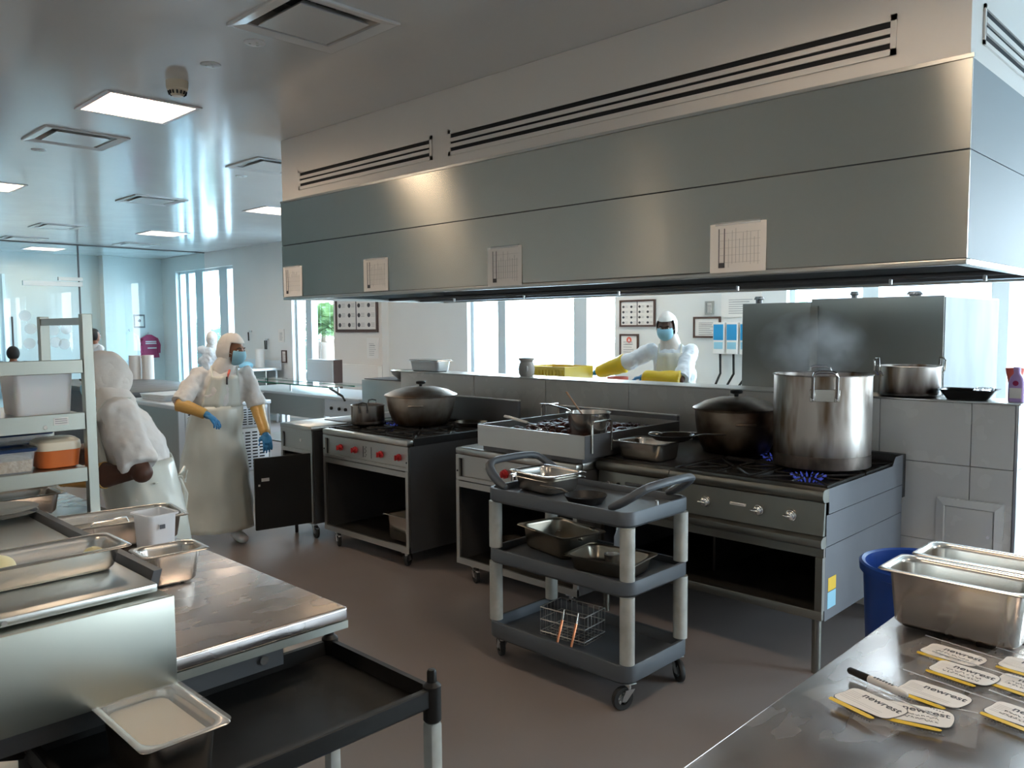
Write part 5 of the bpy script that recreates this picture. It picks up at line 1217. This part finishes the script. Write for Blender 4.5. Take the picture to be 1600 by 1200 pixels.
gn_pan('hotel_pan', 'small steel pan at the right end of the vented counter', 'food pan', .30, .22, .07, (-8.25, 4.32, .902), 1.5, K['pan'])
for i in range(3): MB().rr([(.26, .20, .02, 0), (.27, .21, .02, .02)]).build('baking_tray', K['counter_w'], label=['lowest', 'middle', 'topmost'][i]+' flat tray of the stack on the vented counter', cat='tray', group='stacked flat trays', loc=(-8.98, 3.78, .902+.022*i), rz=.05*i)
gc = thing('glass_counter', 'long steel serving counter with green edged glass panels behind the vented counter', 'counter', (-9.72, 4.92, 0))
MB().box(0, 2.7, 0, .75, .90, .93, .004).build('worktop', K['counter_w'], gc); MB().box(.02, 2.0, .02, .04, .66, .8995).build('front_fascia', K['steel'], gc); MB().box(2.01, 2.68, .03, .05, .70, .8995).build('control_fascia', K['counter_w'], gc)
for x in (2.15, 2.3, 2.42): MB().cyl((x, .029, .80), (x, .012, .80), .018, 12).build('knob', K['blackpl'], gc)
for x in (.05, 1.0, 1.9, 2.62):
    for y in (.06, .68): MB().box(x, x+.04, y, y+.04, 0, .8995 if x != 99 else 0).build('leg', K['counter_w'], gc)
MB().box(.1, 2.6, .1, .7, .3, .315).build('undershelf', K['steel'], gc)
for y in (.02, .30):
    MB().box(.02, 2.2, y, y+.25, 1.02, 1.03).build('glass_panel', K['glass_blue'], gc); MB().box(.02, 2.2, y-.006, y-.0005, 1.018, 1.032).build('glass_edge', K['glass_green'], gc)
for x in (.1, 1.1, 2.1): MB().cyl((x, .15, .93), (x, .15, 1.019), .012, 10).build('glass_support', K['bolt'], gc)
MB().tube([(2.2, -.02, 1.02), (2.55, -.1, .96), (2.62, -.12, .92)], .012, 6).build('glass_stay', K['blackpl'], gc)
st = thing('steel_stand', 'square steel appliance behind the wide lidded pot carrying a bowl', 'appliance', (-6.98, 4.93, 0)); MB().box(0, .70, 0, .5, .0, 1.14, .006).build('casing', K['stove'], st); MB().box(.02, .68, .02, .48, 1.1405, 1.15).build('top_plate', K['dark_side'], st)
t = thing('bowl', 'dark steel bowl with a side grip on the square steel appliance', 'bowl', (-6.46, 5.12, 1.152)); MB().lathe([(0, 0), (.09, 0), (.15, .05), (.17, .09), (.175, .093), (.165, .092), (.145, .054), (.086, .006), (0, .006)], n=28).build('body', K['stove'], t); MB().tube([(.14, -.05, .08), (.19, -.08, .11), (.20, -.02, .115), (.16, .02, .085)], .012, 8).build('grip', K['pan'], t)
wt = thing('wall_table', 'white side table against the back wall left of the middle window', 'table', (-14.2, 6.75, 0)); MB().box(0, 1.25, 0, .7, .93, .97, .004).build('worktop', K['counter_w'], wt); MB().box(0, 1.25, .68, .7, .9705, 1.1).build('upstand', K['counter_w'], wt); MB().box(.02, 1.22, .4, .42, .3, .93).build('back_board', K['range'], wt)
for x in (.03, 1.2):
    for y in (.05, .62): MB().cyl((x, y, 0), (x, y, .9295), .022, 10).build('leg', K['counter_w'], wt)
for i, (x, m_, lb) in enumerate(((-13.72, 'paper', 'white wrapped bundle on the far side table'), (-13.38, 'mask', 'teal wrapped bundle on the far side table'), (-14.04, 'cart', 'dark bundle at the left end of the far side table'))):
    MB().ell((0, 0, .06), (.14, .12, .07)).build('wrapped_bundle', K[m_], label=lb, cat='bundle', group='bundles on the far side table', loc=(x, 7.0, .96))
def roll(x, y, z, h, r_, lb, g=None): return MB().lathe([(.02, 0), (r_, 0), (r_, h), (.02, h), (.02, 0)], n=20).build('paper_roll', K['paper'], label=lb, cat='paper roll', group=g, loc=(x, y, z))
roll(-13.4, 7.28, .972, .33, .08, 'single paper roll standing on the far side table')
oc = thing('dark_counter', 'long low dark topped counter left of the glass panels with paper rolls', 'counter', (-13.4, 3.7, 0)); MB().box(0, 3.4, 0, 1.3, .86, .92, .004).build('worktop', K['dark_side'], oc); MB().box(.05, 3.35, .05, 1.25, .12, .859).build('body', K['range_side'], oc)
for x in (.1, 3.3):
    for y in (.1, 1.2): MB().cyl((x, y, 0), (x, y, .1195), .02, 10).build('foot', K['bolt'], oc)
roll(-12.6, 4.80, .921, .36, .085, 'left paper roll of the pair on the dark counter', 'paper rolls on the dark counter'); roll(-12.45, 4.93, .921, .36, .085, 'right paper roll of the pair on the dark counter', 'paper rolls on the dark counter')
bxs = thing('grey_cabinet', 'grey steel cabinet below the middle window with the potted palms', 'cabinet', (-10.9, 6.7, 0)); MB().box(0, .72, 0, .14, 0, 1.20, .004).build('body', K['counter_w'], bxs); MB().box(.02, .70, -.012, -.0005, .12, 1.16, .003).build('door', K['counter_w'], bxs); MB().box(.7205, .74, 0, .14, 0, 1.20).build('side', K['brown_frame'], bxs)
MB().cyl((.1, -.02, .55), (.1, -.0125, .55), .012, 10).build('latch', K['blackpl'], bxs)
for i, (x, z, lb) in enumerate(((-14.1, 1.6, 'tiny hook with a black tool on the far wall'), (-13.5, 1.45, 'pair of black tools hanging on the far wall'))):
    t = thing('wall_hook', lb, 'hook', (x, YW-.03, z)); MB().box(-.04, .04, 0, .028, .0, .03).build('plate', K['bolt'], t)
    for q in range(1+i): MB().tube([(-.03+.06*q, -.012, 0), (-.02+.05*q, -.014, -.16)], .012, 6).build('tool', K['blackpl'], t)
# glass partition
gp_ = thing('glass_screen', 'full height glass screen closing off the far left room', 'glass screen', (-15.8, 3.0, 0))
for y0, y1 in ((-5.9, -3.0), (-2.995, 0), (.005, 2.1), (2.105, 4.44)):
    MB().box(-.006, .006, y0, y1, .01, ZC-.02).build('pane', K['glass_blue'], gp_)
MB().box(-.02, .02, -6, 4.44, ZC-.022, ZC-.003).build('head_channel', K['dark_side'], gp_); MB().box(-.02, .02, -6, 4.44, 0.001, .03).build('floor_channel', K['bolt'], gp_)
MB().box(-.012, .012, 2.09, 2.115, .03, ZC-.022).build('upright', K['dark_side'], gp_)
MB().box(-.03, .03, 1.2, 2.15, 2.44, 2.52).build('door_rail', K['stove'], gp_); MB().box(.007, .05, 1.75, 2.15, 2.54, 2.6).build('door_closer', K['stove'], gp_)
MB().cyl((.06, 1.0, 1.0), (.06, 1.0, 1.9), .015, 10).build('door_pull', K['dark_side'], gp_)
for k in range(3):
    rr3 = random.Random(k)
b = MB(); rr3 = random.Random(5)
for k in range(9):
    b.m = M4.Translation((.0075, 1.25+.2*(k % 4)+rr3.uniform(-.04, .04), 1.42+.26*(k//4)+rr3.uniform(-.04, .04))) @ M4.Rotation(R_(90), 4, 'Y'); b.lathe([(0, 0), (.095, 0), (.095, .0012), (0, .0012)], n=20)
b.m = M4.Identity(4); b.build('round_decals', K['clear'], gp_, 'frosted round dots on the glass')
cur = thing('pleated_curtain', 'white pleated curtains along the far left wall inside the glass room', 'curtain', (XL+.06, 1.05, .35))
for i in range(14):
    y = 1.05+i*.245; z1 = 2.75
    MB().grid([y+.24*k/8 for k in range(9)], [.35, 1.5, z1], lambda u, v_: (.025*sin(u*60), u-1.05, v_-.35)).build('curtain_panel', K['blind'], cur)
MB().box(XL, XL+.25, 6.2, 6.6, 0, ZC-.002).build('wall_column', K['white_wall'], kind='structure')
def garment(label, y, z1, m, w_, h_, cat='coat'):
    t = thing('hanging_coat' if cat == 'coat' else 'hanging_jacket', label, cat, (XL+.03, y, z1))
    b = MB(); b.rings([[( .06+.05*cos(2*pi*i/16)*q, w_*q*sin(2*pi*i/16)*(1+.06*sin(i*2.1)), z) for i in range(16)] for q, z in ((.25, .0), (.85, -.07), (1, -.18), (.95, -h_*.6), (1.05, -h_))])
    b.build('body', m, t)
    for s_ in (-1, 1): MB().tube([(.06, s_*w_*.75, -.09), (.06, s_*w_*1.05, -h_*.45), (.07, s_*w_*1.0, -h_*.8)], [.05, .045, .04], 8).build('sleeve', m, t)
    MB().tube([(.0, 0, .03), (.05, 0, .05), (.06, 0, .0)], .006, 6).build('hook', K['bolt'], t); return t
garment('pale blue white coat hanging left of the burgundy jacket in the glass room', 6.74, 1.62, K['cloth_blue'], .17, .62)
g_ = garment('burgundy jacket with pale stripes hanging in the glass room', 7.14, 1.55, K['magenta'], .19, .50, 'jacket')
for z in (-.16, -.20, -.30): MB().box(.112, .116, -.10 if z > -.25 else -.06, .13, z, z+.022).build('stripe', K['paper'], g_)
poster_x = thing('framed_print', 'small dark framed certificate on the far wall above the burgundy jacket', 'picture', (XL+.002, 6.98, 1.70))
MB().rings([[(x, sy_*q, .14+sz_*q*1.25) for sy_, sz_ in ((-1, -1), (1, -1), (1, 1), (-1, 1))] for q, x in ((.115, 0), (.115, .02), (.095, .02), (.095, .006))]).build('frame', K['dark_side'], poster_x, smooth=0)
MB().box(.007, .009, -.09, .09, .03, .25).build('sheet', K['paper'], poster_x); MB().cyl((.0095, 0, .15), (.0105, 0, .15), .03, 16).build('seal', K['ink'], poster_x)
MB().box(-.0, .08, -.6, .6, .7, .74).build('desk', K['blind'], label='pale desk against the far wall inside the glass room', cat='desk', loc=(XL+.12, 4.6, 0))

# steam over the stock pot
m = bpy.data.materials.new('steam'); m.use_nodes = True; nt = m.node_tree; nt.nodes.clear()
o = nt.nodes.new('ShaderNodeOutputMaterial'); pv = nt.nodes.new('ShaderNodeVolumeScatter'); pv.inputs['Color'].default_value = (.95, .97, 1, 1)
tcn = nt.nodes.new('ShaderNodeTexCoord'); ns = nt.nodes.new('ShaderNodeTexNoise'); ns.inputs['Scale'].default_value = 7; ns.inputs['Detail'].default_value = 3
gr = nt.nodes.new('ShaderNodeTexGradient'); gr.gradient_type = 'SPHERICAL'; mp = nt.nodes.new('ShaderNodeMapping'); mp.inputs['Scale'].default_value = (3.2, 3.2, 4.6)
mr = nt.nodes.new('ShaderNodeMapRange'); mr.inputs[1].default_value = .42; mr.inputs[2].default_value = .75; mr.inputs[3].default_value = 0; mr.inputs[4].default_value = 9
mu = nt.nodes.new('ShaderNodeMath'); mu.operation = 'MULTIPLY'
nt.links.new(tcn.outputs['Object'], ns.inputs[0]); nt.links.new(tcn.outputs['Object'], mp.inputs[0]); nt.links.new(mp.outputs[0], gr.inputs[0]); nt.links.new(ns.outputs['Fac'], mr.inputs[0])
nt.links.new(mr.outputs[0], mu.inputs[0]); nt.links.new(gr.outputs['Fac'], mu.inputs[1]); nt.links.new(mu.outputs[0], pv.inputs['Density']); nt.links.new(pv.outputs[0], o.inputs['Volume'])
MB().ell((0, 0, 0), (.30, .30, .20)).build('steam', m, label='faint steam rising from the tall stock pot', cat='steam', kind='stuff', loc=(-1.90, 4.26, 1.56))
